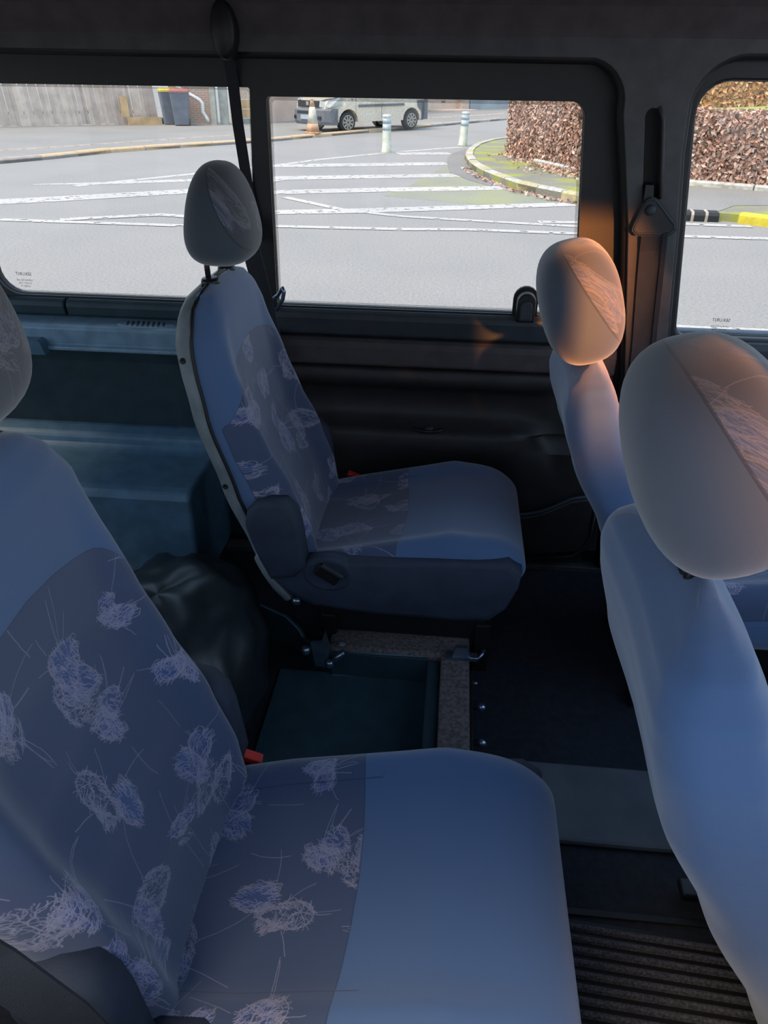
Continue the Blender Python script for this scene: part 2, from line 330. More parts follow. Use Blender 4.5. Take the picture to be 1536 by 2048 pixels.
def panel(name, outer, holes, y0, y1, mat, parent=None, yf=None):
    """flat panel in the XZ plane, between y0 and y1, with holes; yf(x,z) may bend it"""
    bm = bmesh.new(); es = []
    for lp in [outer] + holes:
        vs = [bm.verts.new((x, y0, z)) for x, z in lp]
        es += [bm.edges.new((vs[i], vs[(i + 1) % len(vs)])) for i in range(len(vs))]
    bmesh.ops.triangle_fill(bm, use_beauty=True, edges=es)
    g = bmesh.ops.extrude_face_region(bm, geom=list(bm.faces)); 
    for v in [x for x in g['geom'] if isinstance(x, bmesh.types.BMVert)]: v.co.y = y1
    bmesh.ops.recalc_face_normals(bm, faces=bm.faces)
    if yf:
        for v in bm.verts: v.co.y += yf(v.co.x, v.co.z)
    return from_bm(name, bm, mat, parent)
def ring_strip(name, lp_out, lp_in, y, mat, parent=None):
    n = len(lp_out); V = [(x, y, z) for x, z in lp_out] + [(x, y, z) for x, z in lp_in]
    return mesh_obj(name, V, [(i, (i + 1) % n, n + (i + 1) % n, n + i) for i in range(n)], mat, parent)
def lathe_data(prof, n=20, M=None):
    V = []; Fc = []
    for r, z in prof:
        for k in range(n):
            a = 2 * PI * k / n; p = Vector((r * math.cos(a), r * math.sin(a), z)); V.append(tuple(M @ p if M is not None else p))
    for i in range(len(prof) - 1):
        for k in range(n): Fc.append((i * n + k, i * n + (k + 1) % n, (i + 1) * n + (k + 1) % n, (i + 1) * n + k))
    Fc.append(tuple(range(n - 1, -1, -1))); Fc.append(tuple((len(prof) - 1) * n + k for k in range(n)))
    return V, Fc
def lathe(name, prof, mat, parent=None, n=20, M=None, smooth=True):
    V, Fc = lathe_data(prof, n, M); return mesh_obj(name, V, Fc, mat, parent, smooth)
def thing(name, label, cat, loc=(0, 0, 0), group=None, rotz=0):
    global OFF
    o = bpy.data.objects.new(name, None); COL.objects.link(o); o.location = loc; o.rotation_euler = (0, 0, rotz)
    o.empty_display_size = 0.1; o['label'] = label; o['category'] = cat
    if group: o['group'] = group
    OFF = Vector(loc) if rotz == 0 else Vector((0, 0, 0))
    return o
def endt():
    global OFF
    OFF = Vector((0, 0, 0))
def tag(o, label, cat, group=None):
    o['label'] = label; o['category'] = cat
    if group: o['group'] = group
    return o
def struct(o): o['kind'] = 'structure'; return o
def sgnp(v, p): return math.copysign(abs(v) ** p, v)
def lerp_tab(tab, x):
    if x <= tab[0][0]: return tab[0][1]
    for (a, va), (b_, vb) in zip(tab, tab[1:]):
        if x <= b_:
            f = (x - a) / (b_ - a); f = f * f * (3 - 2 * f) * 0.35 + f * 0.65
            return va + (vb - va) * f
    return tab[-1][1]
def add_bevel(o, wd=0.004, seg=2):
    md = o.modifiers.new('bevel', 'BEVEL'); md.width = wd; md.segments = seg; md.limit_method = 'ANGLE'; md.angle_limit = math.radians(40); return o

# ================================================================ SETTING: the ground outside
ground = mesh_obj('floor_street', [(-60, -25, 0), (60, -25, 0), (60, 90, 0), (-60, 90, 0)], [(0, 1, 2, 3)], M_road); ground.name = 'road'; struct(ground)
def flat_poly(name, pts, z0, z1, mat, parent=None):
    n = len(pts); V = [(x, y, z0) for x, y in pts] + [(x, y, z1) for x, y in pts]
    Fc = [tuple(range(n, 2 * n))] + [(i, (i + 1) % n, n + (i + 1) % n, n + i) for i in range(n)]
    return mesh_obj(name, V, Fc, mat, parent)
kf = [(-16.0, 7.0), (-9.392, 16.033), (-8.851, 17.088), (-8.134, 19.0), (-5.952, 21.967), (-5.131, 23.225), (-4.289, 25.0), (-3.031, 27.372), (-1.116, 30.897), (1.099, 35.286), (1.821, 36.695), (8, 48.5)]
k2 = [(-19, 10.5), (-10.541, 18.091), (-9.821, 19.044), (-8.726, 20.926), (-6.636, 24.3), (-5.0, 27.4), (-1.298, 35.609), (1.213, 39.497), (2.027, 41.252), (8, 52)]
struct(flat_poly('far_pavement', kf + [(60, 60), (60, 89), (-60, 89), (-60, 7)], -0.05, 0.05, M_pave))
# kerb stones along the far side of the road
def resample(pl, step):
    pts = [Vector((*p, 0)) for p in pl]; outp = [pts[0].copy()]; need = step; i = 0; cur = pts[0].copy()
    while i < len(pts) - 1:
        d = (pts[i + 1] - cur).length
        if d >= need: cur = cur + (pts[i + 1] - cur).normalized() * need; outp.append(cur.copy()); need = step
        else: need -= d; i += 1; cur = pts[i].copy()
    return outp
def kerb(label, pl, step, wd, h, matf, name='kerb', gap=0.012, z=0.0, inner=1):
    root = thing(name, label, 'kerb', (pl[0][0], pl[0][1], 0)); ps = resample(pl, step)
    for i in range(len(ps) - 1):
        a, b_ = ps[i], ps[i + 1]; d = (b_ - a).normalized(); nrm = Vector((-d.y, d.x, 0)) * inner
        a2 = a + d * gap; b2 = b_ - d * gap; hz = h + random.uniform(-.006, .006)
        ch = 0.03
        prof = [(0, z - 0.02), (0, z + hz - ch), (ch, z + hz), (wd, z + hz), (wd, z - 0.02)]
        rings = [[tuple(q + nrm * u + Vector((0, 0, v))) for u, v in prof] for q in (a2, b2)]
        loft('kerb_stone', rings, matf(i), root, smooth=False)
    endt(); return root
kerb('ochre-painted stone kerb along the far edge of the road', kf[1:-1], 1.0, 0.16, 0.10, lambda i: M_kerby if 1 <= i < 17 else M_kerb)
kerb('thin pale stone kerb behind the ochre kerb, in front of the plank fence', k2[1:5], 1.2, 0.09, 0.075, lambda i: M_kerb)
kerb('thin pale kerb on the pavement in front of the garage', k2[6:9], 1.6, 0.14, 0.085, lambda i: M_kerb)

# painted lines (thin worn films of paint)
MK = [0]
def marking(pl, wds, label='', z=0.004, grp=None):
    MK[0] += 1; z = .002 + .0005 * MK[0]
    pts = [Vector((*p, 0)) for p in pl]; V = []; Fc = []
    if not isinstance(wds, (list, tuple)): wds = [wds] * len(pts)
    wds = [q * 1.5 for q in wds]
    for i, p in enumerate(pts):
        t_ = (pts[min(i + 1, len(pts) - 1)] - pts[max(i - 1, 0)]).normalized(); n_ = Vector((-t_.y, t_.x, 0)) * wds[i] / 2
        for q in (p - n_, p + n_): V.append((q.x, q.y, z))
    for i in range(len(pts) - 1):
        a = i * 2; Fc += [(a, a + 2, a + 3, a + 1)]
    o = mesh_obj('road_marking', V, Fc, M_mark); tag(o, label, 'road marking'); return o
marking([(-6.451, 13.128), (-5.605, 14.346), (-5.01, 15.26), (-3.88, 16.955), (-3.169, 18.389), (-1.875, 20.301), (0.0, 22.5)], 0.14, 'long thin white line running up to the two bollards')
marking([(-7.2, 13.15), (-5.9, 13.65), (-4.6, 14.35)], [.06, .22, .24], 'short white stripe behind the dark grey headrest, topmost in the left window')
marking([(-1.552, 20.15), (-0.284, 20.55)], 0.40, 'shortest white stripe, beside the foot of the right-hand bollard')
marking([(-4.1, 16.7), (-3.2, 17.08), (-0.294, 18.1)], [.2, .42, .40], 'second white stripe from the bollards, ending at the mossy gutter', 0.005)
marking([(-6.9, 11.15), (-6.139, 11.615), (-4.248, 12.95), (-3.3, 14.85), (0.05, 16.0)], [.36, .36, .34, .38, .36], 'third white stripe from the bollards, carrying on into the left window')
marking([(-3.3, 12.85), (-2.996, 12.984), (-1.335, 13.608), (0.877, 14.293)], .33, 'fourth white stripe from the bollards, under the tip of the kerb')
marking([(-3.0, 10.9), (-2.524, 11.021), (-1.363, 11.359), (1.747, 12.55)], [.2, .24, .27, .24], 'fifth white stripe from the bollards, rising to the right')
marking([(-2.721, 12.462), (-1.657, 11.398), (-0.796, 10.978), (-0.002, 10.826), (1.506, 10.577), (2.8, 10.6)], .10, 'worn diagonal white line crossing the stripes', 0.006)
marking([(1.077, 10.83), (1.548, 10.87), (2.932, 11.0), (3.9, 10.95)], .12, 'white line just in front of the black gully')
marking([(-5.922, 9.815), (-5.139, 9.80), (-3.447, 9.78), (-2.295, 9.93), (-0.718, 9.98), (0.037, 10.1), (1.417, 10.05), (2.713, 10.071), (6, 10.1)], .11, 'long thin white line crossing all the windows')
marking([(-5.174, 9.943), (-4.046, 10.541), (-3.4, 10.4)], .14, 'short worn white line above the long one, in the left window')
marking([(1.5, 6.08), (1.951, 6.04), (5, 6.02)], .085, 'nearest white line, low in the right window')

# the island: mossy pavement, painted kerb, gutter
isl = [(9, 42), (2.6, 28.5), (1.25, 24.744), (0.79, 23.895), (0.349, 22.292), (0.123, 20.513), (0.088, 19.019), (0.174, 17.447), (0.385, 16.134), (0.645, 15.16), (0.957, 14.177), (1.329, 13.504), (1.611, 13.098), (1.884, 12.77), (2.3, 12.0), (2.70, 11.44)]
isl_all = isl[:-2] + [(2.3, 12.0), (2.75, 11.44), (3.55, 11.40), (3.80, 11.30), (4.10, 11.02), (6.35, 9.45), (9, 8.0)]
struct(flat_poly('island_pavement', isl_all + [(40, 8.5), (40, 42)], -0.05, 0.10, M_moss))
def kmat(i):
    j = i % 4
    return (M_kwhite, M_kwhite, M_kyellow, M_kyellow)[j] if i > 5 else M_kerb
kerb('curved island kerb of worn white and yellow painted stones', isl[1:], 0.62, 0.17, 0.125, lambda i: M_kwhite if i % 2 else M_kyellow, inner=1)
gut = [(0.49, 22.97), (0.02, 21.606), (-0.276, 20.155), (-0.32, 19), (-0.288, 17.847), (-0.208, 16.439), (0.14, 15.284), (0.55, 14.4)]
gin = [(0.60, 14.9), (0.36, 15.9), (0.15, 17.3), (0.07, 19.0), (0.10, 20.5), (0.33, 22.3), (0.7, 23.4)]
struct(flat_poly('gutter', gut + gin, 0.0, 0.012, M_gutter))
struct(flat_poly('mossy_verge', [(-0.29, 17.8), (0.14, 15.28), (0.6, 14.4), (1.88, 12.7), (2.6, 12.15), (1.6, 12.35), (0.2, 12.3), (-1.2, 12.9), (-0.9, 14.2), (-0.6, 16)], 0.0, 0.0022, M_mossr))
# footpath crossing in the right window
struct(flat_poly('footpath', [(2.6, 13.3), (2.9, 11.6), (3.6, 11.5), (4.0, 12.1), (6.3, 12.6), (8, 11.6), (8, 13), (5.1, 13.75), (3.9, 14.3)], 0.095, 0.108, M_pave))
kerb('short kerb with a bright yellow top, right of the black gully', [(3.78, 11.2), (4.07, 10.95), (6.3, 9.4)], 0.9, 0.14, 0.13, lambda i: M_byellow)
g = thing('gully_grate', 'black gully slot with pale bars, set in the kerb in the right window', 'drain', (3.2, 11.3, 0))
ga, gb = Vector((2.75, 11.30, 0)), Vector((3.55, 11.26, 0)); d = (gb - ga).normalized(); nn = Vector((-d.y, d.x, 0))
rings = [[tuple(q + nn * u + Vector((0, 0, v))) for u, v in ((-0.02, 0), (-0.02, 0.08), (0.0, .115), (0.17, 0.125), (.17, 0))] for q in (ga, gb)]
loft('gully_box', rings, M_iron, g, smooth=False)
for k in range(4):
    q = ga + d * (0.08 + 0.185 * k)
    rings = [[tuple(q + d * s + nn * u + Vector((0, 0, v))) for u, v in ((-0.03, 0), (-0.03, .085), (-0.005, .125), (0.17, .135), (.17, 0.01))] for s in (-.018, .018)]
    loft('bar', rings, M_kerb, g, smooth=False)
endt()

# ---------------------------------------------------------------- hedges
def leaves(name, spots, parent, size=(0.035, 0.07), cols=None):
    V = []; Fc = []; C = []
    for (p, nrm) in spots:
        s = random.uniform(*size); a = Vector((random.gauss(0, 1), random.gauss(0, 1), random.gauss(0, 1))).normalized()
        n_ = (Vector(nrm) * 0.9 + a * 0.75).normalized(); u = n_.cross(Vector((random.gauss(0, 1), random.gauss(0, 1), random.gauss(0, 1)))).normalized(); v = n_.cross(u)
        b0 = len(V); p = Vector(p); cu = n_ * s * 0.18
        V += [tuple(p - u * s), tuple(p - v * s * .55 + cu), tuple(p + u * s), tuple(p + v * s * .55 + cu)]
        Fc += [(b0, b0 + 1, b0 + 2), (b0, b0 + 2, b0 + 3)]
        c = random.choice(cols); f = random.uniform(.7, 1.15); C += [(c[0] * f, c[1] * f, c[2] * f, 1)] * 4
    o = mesh_obj(name, V, Fc, M_leaf, parent)
    ca = o.data.color_attributes.new('tint', 'FLOAT_COLOR', 'POINT')
    ca.data.foreach_set('color', [x - 0 for c in C for x in c]); o['kind'] = 'stuff'; return o
brown = [(0.58, 0.34, 0.25), (0.66, 0.44, 0.34), (0.45, 0.27, 0.20), (0.72, 0.54, 0.46), (0.56, 0.31, 0.21), (0.42, 0.30, 0.23)]
orange = [(0.68, 0.34, 0.15), (0.78, 0.45, 0.22), (0.56, 0.27, 0.12), (0.70, 0.46, 0.26)]
def hedge(label, line, depth, hts, n, cols, base=0.1, size=(0.03, 0.058)):
    root = thing('hedge', label, 'hedge', (line[0][0], line[0][1], base))
    ps = [Vector((*p, 0)) for p in line]; ns = []
    for i in range(len(ps)):
        t_ = (ps[min(i + 1, len(ps) - 1)] - ps[max(i - 1, 0)]).normalized(); ns.append(Vector((-t_.y, t_.x, 0)))
    rings = []
    for p, n_, h in zip(ps, ns, hts):
        i_ = 0.05
        rings.append([tuple(p + n_ * i_ + Vector((0, 0, base))), tuple(p + n_ * i_ + Vector((0, 0, base + h - i_))), tuple(p + n_ * (depth - i_) + Vector((0, 0, base + h - i_))), tuple(p + n_ * (depth - i_) + Vector((0, 0, base)))])
    loft('branches', rings, M_branch, root, smooth=False)
    seg = [(ps[i + 1] - ps[i]).length for i in range(len(ps) - 1)]; tot = sum(seg); spots = []
    for _ in range(n):
        d = random.uniform(0, tot); i = 0
        while i < len(seg) - 1 and d > seg[i]: d -= seg[i]; i += 1
        f = min(d / seg[i], 1); p = ps[i].lerp(ps[i + 1], f); n_ = ns[i].lerp(ns[i + 1], f).normalized(); h = hts[i] + (hts[i + 1] - hts[i]) * f
        r_ = random.random()
        if r_ < 0.74:
            z = random.uniform(0, h); spots.append((p + n_ * random.gauss(0.0, 0.035) + Vector((0, 0, base + z)), -n_))
        elif r_ < 0.92: spots.append((p + n_ * random.uniform(0, depth) + Vector((0, 0, base + h + random.gauss(0, .03))), Vector((0, 0, 1))))
        else:
            t_ = Vector((n_.y, -n_.x, 0)); e = ps[0]; spots.append((e + ns[0] * random.uniform(0, depth) - Vector((ns[0].y, -ns[0].x, 0)) * random.uniform(0, 0.06) + Vector((0, 0, base + random.uniform(0, hts[0]))), -t_))
    leaves('leaves', spots, root, size, cols); endt(); return root
hl = [(1.065, 19.717), (1.75, 17.308), (2.293, 15.954), (3.1, 15.1), (3.844, 14.603), (5.104, 13.916), (8.5, 12.4)]
hedge('clipped brown beech hedge standing behind the painted kerb', hl, 0.9, [1.22, 1.20, 1.18, 1.12, 1.10, 1.08, 1.05], 34000, brown)
hedge('taller orange beech hedge on the grass bank, top of the right window', [(3.6, 22.5), (5.0, 22.2), (6.5, 22.0), (7.55, 21.9)], 1.0, [2.4] * 4, 12000, orange, base=1.0, size=(0.05, 0.09))
struct(mesh_obj('grass_bank', [(2.5, 16.9, 0.1), (14, 15.0, 0.1), (14, 21, 1.3), (8.5, 21.6, 1.16), (5, 21.8, 0.98), (2.5, 23, 0.8), (2.5, 30, 0.9), (30, 30, 1.5), (30, 15, 0.1)], [(0, 1, 2, 3, 4, 5), (5, 4, 3, 2, 7, 6), (1, 8, 7, 2)], M_lawn))
ev = thing('evergreen_bush', 'dark evergreen bush at the end of the orange hedge', 'bush', (8.4, 22.2, 1.1))
loft('stem', [[(8.4 + .08 * math.cos(a), 22.2 + .08 * math.sin(a), z) for a in (0, 1.57, 3.14, 4.71)] for z in (1.1, 2.6)], M_branch, ev)
sp_ = []
for _ in range(2600):
    v_ = Vector((random.gauss(0, 1), random.gauss(0, 1), random.gauss(0, 1))).normalized(); sp_.append((Vector((8.4, 22.2, 2.2)) + Vector((v_.x * .75, v_.y * .75, v_.z * 1.15)) * random.uniform(.8, 1.02), v_))
leaves('foliage', sp_, ev, (0.05, 0.09), [(0.06, 0.13, 0.07), (0.09, 0.17, 0.08), (0.04, 0.09, 0.05)]); endt()
kerb('low grey concrete edging along the foot of the brown hedge', [(1.5, 17.6), (1.9, 16.7), (2.2, 15.85), (3.0, 15.0), (3.8, 14.45), (5.05, 13.75), (8.4, 12.25)], 1.3, 0.12, 0.19, lambda i: M_kwhite, name='edging', z=0.0)
# fallen leaves
sp_ = []
for _ in range(900):
    f = random.random(); i = random.choice((0, 1, 1, 2, 2, 3)); a, b_ = Vector((*hl[i], 0)), Vector((*hl[i + 1], 0)); p = a.lerp(b_, f); sp_.append((p + Vector((-.25, -.35, 0)) * abs(random.gauss(0, .9)) + Vector((0, 0, .125)), Vector((0, 0, 1))))
for _ in range(260):
    i = random.randint(7, 13); a, b_ = Vector((*isl[i], 0)), Vector((*isl[i + 1], 0)); p = a.lerp(b_, random.random()); sp_.append((p + Vector((-.10, -.16, .02)) * random.uniform(.3, 1.8), Vector((0, 0, 1))))
fl = leaves('fallen_leaves', sp_, None, (0.03, 0.055), brown); tag(fl, 'dry brown leaves fallen in front of the hedge and along the painted kerb', 'leaves')

# ---------------------------------------------------------------- bollards and cone
def bollard(x, y, h, label, lean=0.0):
    b_ = thing('bollard', label, 'bollard', (x, y, 0.0), 'white bollards with grey-blue bands')
    Mx = Matrix.Translation((x, y, 0)) @ Matrix.Rotation(lean, 4, 'Y')
    lathe('post', [(0.125, 0), (0.13, 0.02), (0.115, 0.06), (0.105, h * .5), (0.098, h * .97), (0.085, h), (0.02, h + .005)], M_bollard, b_, 18, Mx)
    for z0, z1 in ((.60, .72), (.78, .90)): lathe('band', [(.1065, h * z0), (.1045, h * z1)], M_bband, b_, 18, Mx)
    lathe('cap', [(0.104, h * .93), (0.104, h * .995), (.09, h * 1.012), (0.02, h * 1.02)], M_pipe, b_, 18, Mx); endt()
bollard(-1.851, 20.442, 0.82, 'white bollard with two grey-blue bands, the left one, in front of the van')
bollard(0.015, 22.845, 0.82, 'white bollard with two grey-blue bands and green stains, the right one, by the kerb tip', 0.05)
c = thing('traffic_cone', 'faded orange and white traffic cone in front of the parked van', 'cone', (-4.5, 25.0, 0.1))
def sq(s, z): return [(-4.5 + s * math.cos(a), 25.0 + s * math.sin(a), z) for a in [math.radians(20 + k * 22.5) for k in range(16)]]
box('base', -4.72, -4.28, 24.78, 25.22, 0.10, 0.14, M_coneo, c, 0.01)
loft('cone_body', [sq(.20, .14), sq(.165, .36)], M_coneo, c); loft('white_sleeve', [sq(.165, .36), sq(.085, .80)], M_conew, c)
loft('tip', [sq(.083, .80), sq(.045, .99), sq(.03, 1.0)], M_coneo, c); endt()

# ---------------------------------------------------------------- fence, bins, walls, garage
def plank_wall(label, A, B, h, lean):
    f = thing('plank_fence', label, 'fence', (A[0], A[1], 0.05)); a = Vector((*A, 0.05)); b_ = Vector((*B, 0.05)); L = (b_ - a).length; d = (b_ - a).normalized(); n_ = Vector((d.y, -d.x, 0)); x = 0; i = 0
    while x < L:
        wd = random.uniform(.12, .17); o = random.uniform(0, .03); ln = random.uniform(-.02, .02) + lean; hh = h + random.uniform(-.05, .05); z0 = random.uniform(0.0, .06)
        q = a + d * x
        pts = [(0, z0), (wd - .008, z0), (wd - .008 + ln * hh, hh), (ln * hh, hh)]
        V = [tuple(q + d * u + n_ * (o + t_) + Vector((0, 0, v))) for t_ in (0, .022) for u, v in pts]
        mesh_obj('plank', V, [(0, 1, 2, 3), (7, 6, 5, 4), (0, 4, 5, 1), (1, 5, 6, 2), (2, 6, 7, 3), (3, 7, 4, 0)], random.choice((M_plank, M_plank, M_plank2)), f)
        x += wd; i += 1
    for z in (.35, 1.5):
        V = [tuple(a + d * (u * L) + n_ * t_ + Vector((0, 0, z + v))) for u in (0, 1) for t_, v in ((-.06, 0), (-.06, .09), (-.005, .09), (-.005, 0))]
        mesh_obj('rail', V, [(0, 1, 2, 3), (7, 6, 5, 4), (0, 4, 5, 1), (1, 5, 6, 2), (2, 6, 7, 3), (3, 7, 4, 0)], M_plank, f)
    endt()
plank_wall('weathered grey-brown plank fence behind the far pavement, left window', (-16.5, 24.3), (-10.62, 28.5), 2.1, -0.06)
def board(label, p, q, wd, hgt, name='board', n=.05):
    a = Vector(p); b_ = Vector(q); d = (b_ - a); L = d.length; d.normalize(); n_ = Vector((d.y, -d.x, 0))
    V = [tuple(a + d * u + n_ * (.07 + t_) + Vector((0, 0, v))) for t_ in (0, n) for u, v in ((0, 0), (L, 0), (L, hgt), (0, hgt))]
    o = mesh_obj(name, V, [(0, 1, 2, 3), (7, 6, 5, 4), (0, 4, 5, 1), (1, 5, 6, 2), (2, 6, 7, 3), (3, 7, 4, 0)], M_fresh); return tag(o, label, 'board')
board('fresh yellow board lying along the foot of the fence by the bins', (-11.40, 27.80, .05), (-10.45, 28.45, .05), .05, .24)
board('fresh yellow board standing upright against the fence, left of the lying one', (-11.52, 27.7, .3), (-11.33, 27.84, .3), .05, .62)
def wheelie(x, y, ang, lidmat, label, s=1.0):
    r = thing('wheelie_bin', label, 'bin', (x, y, 0.05)); c_, s_ = math.cos(ang), math.sin(ang)
    def T(u, v, z): return (x + u * c_ - v * s_, y + u * s_ + v * c_, 0.05 + z)
    def rg(wx, wy, z, r_=.04):
        return [T(*p, z) for p in ((-wx, -wy + r_), (-wx + r_, -wy), (wx - r_, -wy), (wx, -wy + r_), (wx, wy - r_), (wx - r_, wy), (-wx + r_, wy), (-wx, wy - r_))]
    loft('body', [rg(.22 * s, .25, .03), rg(.25 * s, .29, .5), rg(.29 * s, .35, 1.0)], M_bin, r, smooth=False)
    loft('lid', [rg(.31 * s, .37, 1.0), rg(.31 * s, .37, 1.05), rg(.27 * s, .33, 1.11)], lidmat, r, smooth=False)
    V, Fc = tube_data([T(-.26, .38, .98), T(.26, .38, .98)], .015, 8); mesh_obj('handle', V, Fc, M_bin, r)
    for u in (-.24, .24):
        V, Fc = tube_data([T(u - .03, .25, .1), T(u + .03, .25, .1)], .1, 14); mesh_obj('wheel', V, Fc, M_tyre, r)
    endt()
wheelie(-10.18, 28.68, .45, M_yel, 'slate grey wheelie bin with a yellow lid, the left of the two')
wheelie(-9.60, 28.18, .3, M_redlid, 'slate grey wheelie bin with a dull red lid, the right of the two', 1.1)
def wall_box(name, A, B, th, h, mat, parent=None, z=0.0, off=0.0):
    a = Vector((*A, z)); b_ = Vector((*B, z)); d = (b_ - a).normalized(); n_ = Vector((-d.y, d.x, 0)); a = a + n_ * off; b_ = b_ + n_ * off
    V = [tuple(q + n_ * u + Vector((0, 0, v))) for q in (a, b_) for u, v in ((0, 0), (th, 0), (th, h), (0, h))]
    return mesh_obj(name, V, [(3, 2, 1, 0), (4, 5, 6, 7), (0, 1, 5, 4), (1, 2, 6, 5), (2, 3, 7, 6), (3, 0, 4, 7)], mat, parent)
# brick wall by the downpipe
m, t, b = newmat('old_brickwork'); tcn = N(t, 'ShaderNodeTexCoord'); bk = N(t, 'ShaderNodeTexBrick'); mp = N(t, 'ShaderNodeMapping'); mp.inputs['Rotation'].default_value = (PI / 2, 0, 0)
t.links.new(tcn.outputs['Object'], mp.inputs[0]); t.links.new(mp.outputs[0], bk.inputs[0]); bk.inputs['Scale'].default_value = 1.0; bk.inputs['Brick Width'].default_value = .22; bk.inputs['Row Height'].default_value = .07; bk.inputs['Mortar Size'].default_value = .012
bk.inputs['Color1'].default_value = (.50, .27, .22, 1); bk.inputs['Color2'].default_value = (.38, .30, .24, 1); bk.inputs['Mortar'].default_value = (.5, .46, .4, 1); t.links.new(bk.outputs[0], b.inputs['Base Color']); b.inputs['Roughness'].default_value = .9
M_brick = m
bw = thing('brick_wall', 'old red brick wall with a white downpipe, behind the bins', 'wall', (-10.0, 29.4, 0))
wall_box('brickwork', (-10.3, 29.15), (-8.75, 29.35), .3, 2.6, M_brick, bw)
wall_box('coping', (-10.35, 29.12), (-8.72, 29.32), .38, .08, M_post2, bw, z=2.6); endt()
dp = tube('downpipe', [(-10.1, 28.95, 1.7), (-9.9, 28.95, 1.18), (-9.75, 28.93, 1.10), (-9.15, 28.92, .80), (-9.05, 28.92, .70), (-9.06, 28.9, .45), (-8.92, 28.88, .22), (-8.86, 28.86, .12)], .065, M_pipe); tag(dp, 'white crooked downpipe in front of the brick wall', 'pipe')
p = box('concrete_post', -8.74, -8.56, 28.75, 28.93, 0.02, 2.4, M_post2); tag(p, 'narrow grey-green concrete post right of the downpipe', 'post')
p = wall_box('wall_pier', (-8.50, 29.0), (-8.22, 29.05), .3, 2.5, M_post2); tag(p, 'pale grey wall pier between the concrete post and the cream panels', 'pier')
pn = thing('panel_gate', 'cream and orange panelled gate at the edge of the left window', 'gate', (-8.2, 29.6, 0))
for k, (z0, z1, mm) in enumerate(((.22, .50, M_fresh), (.52, .80, M_fresh), (.82, 1.12, M_garage), (1.14, 2.0, M_garage))): wall_box('panel', (-8.2, 29.7), (-7.35, 30.4), .06, z1 - z0, mm, pn, z=z0)
wall_box('frame', (-8.26, 29.65), (-8.18, 29.72), .1, 2.1, M_white, pn); wall_box('plinth', (-8.2, 29.7), (-7.35, 30.4), .08, .2, M_post2, pn); endt()
# rendered house wall, facade line
fa = Vector((-7.25, 30.3, 0)); fb = Vector((-1.95, 42.7, 0)); fd = (fb - fa).normalized()
hw = thing('house_wall', 'peach rendered wall with a toothed brick course, behind the white van', 'wall', tuple(fa))
wall_box('render', tuple(fa.xy), tuple(fb.xy), .3, 4.5, M_render, hw)
for r_ in range(2):
    for k in range(46):
        a_ = fa + fd * (0.1 + k * .27 + r_ * .1); wall_box('brick', tuple(a_.xy), tuple((a_ + fd * (.17)).xy), .05, .075, M_brickband, hw, z=1.56 - r_ * .16, off=-.03)
wall_box('plaster_band', tuple(fa.xy), tuple(fb.xy), .04, .40, M_garage, hw, z=1.33, off=-.005)
q_ = fa + fd * 3.0; wall_box('vent', tuple(q_.xy), tuple((q_ + fd * 1.2).xy), .05, .12, M_greybump, hw, z=.62, off=-.03); endt()
ga_ = Vector((-1.95, 42.7, 0)); gb_ = Vector((0.25, 45.3, 0)); gd = (gb_ - ga_).normalized()
gr = thing('garage', 'cream garage door between stone pillars, right of the van', 'garage', tuple(ga_))
wall_box('lintel_wall', tuple(ga_.xy), tuple(gb_.xy), .5, 2.2, M_garage, gr, z=2.4, off=.1)
for k, (u0, u1, z0) in enumerate(((0.0, .45, 0), (2.75, 3.4, 0))):
    a_ = ga_ + gd * u0; b2 = ga_ + gd * u1
    for j in range(5): wall_box('pillar_block', tuple(a_.xy), tuple(b2.xy), .6, .46, M_garage, gr, z=.48 * j)
for j in range(4): wall_box('door_panel', tuple((ga_ + gd * .45).xy), tuple((ga_ + gd * 2.75).xy), .06, .52, M_garage, gr, z=.12 + .545 * j, off=.25)
wall_box('threshold', tuple((ga_ + gd * .3).xy), tuple((ga_ + gd * 2.9).xy), 1.3, .10, M_render, gr, off=-1.0)
wall_box('door_handle', tuple((ga_ + gd * 1.5).xy), tuple((ga_ + gd * 1.75).xy), .05, .06, M_greybump, gr, z=.40, off=.21); endt()
p = wall_box('boundary_wall', (0.32, 45.6), (9.0, 53.5), .3, 3.0, M_greywall); tag(p, 'plain grey-blue wall right of the garage', 'wall')

# ---------------------------------------------------------------- parked white van
van = thing('van', 'small white van with grey bumpers parked behind the traffic cone', 'van', (-2.70, 27.75, 0.02), rotz=0)
van.scale = (1, 1, .90)
hx, hy = (-3.73 + 1.86), (27.4 - 29.6)
van.rotation_euler = (0, 0, math.atan2(-2.2, -1.88)); OFF = Vector((0, 0, 0))
# local: +x nose, wheels at x=+-1.45, near side is local +y side (computed below), ground z=0. origin between the near wheels
SY = -1 if (Vector((math.cos(van.rotation_euler.z + PI / 2), math.sin(van.rotation_euler.z + PI / 2), 0)).dot(Vector((0, -1, 0))) > 0) else 1
def vs(u): return u * SY              # u = depth into the van from its near side
prof = [(2.28, .42), (2.34, .62), (2.30, .86), (2.22, 1.02), (1.55, 1.22), (1.35, 1.26), (.70, 1.86), (.3, 1.95), (-2.0, 1.95), (-2.12, 1.86), (-2.2, 1.0), (-2.2, .42)]
def vring(pp, inset, u): return [(x - math.copysign(inset, x), vs(u), z - (inset if z > 1 else 0)) for x, z in pp]
W_ = 1.70
def arch(cx, r=.41):
    return [(cx + r * math.cos(math.radians(a)), .34 + r * math.sin(math.radians(a))) for a in range(0, 181, 20)]
bottom = [(-2.2, .34)] + arch(-1.45)[::-1] + arch(1.45)[::-1] + [(2.28, .34)]
side = prof[::-1]; outline = [(-2.2, .42)] + [p for p in prof[::-1][1:-1]] + [(2.28, .42)]
full = outline + bottom[::-1]
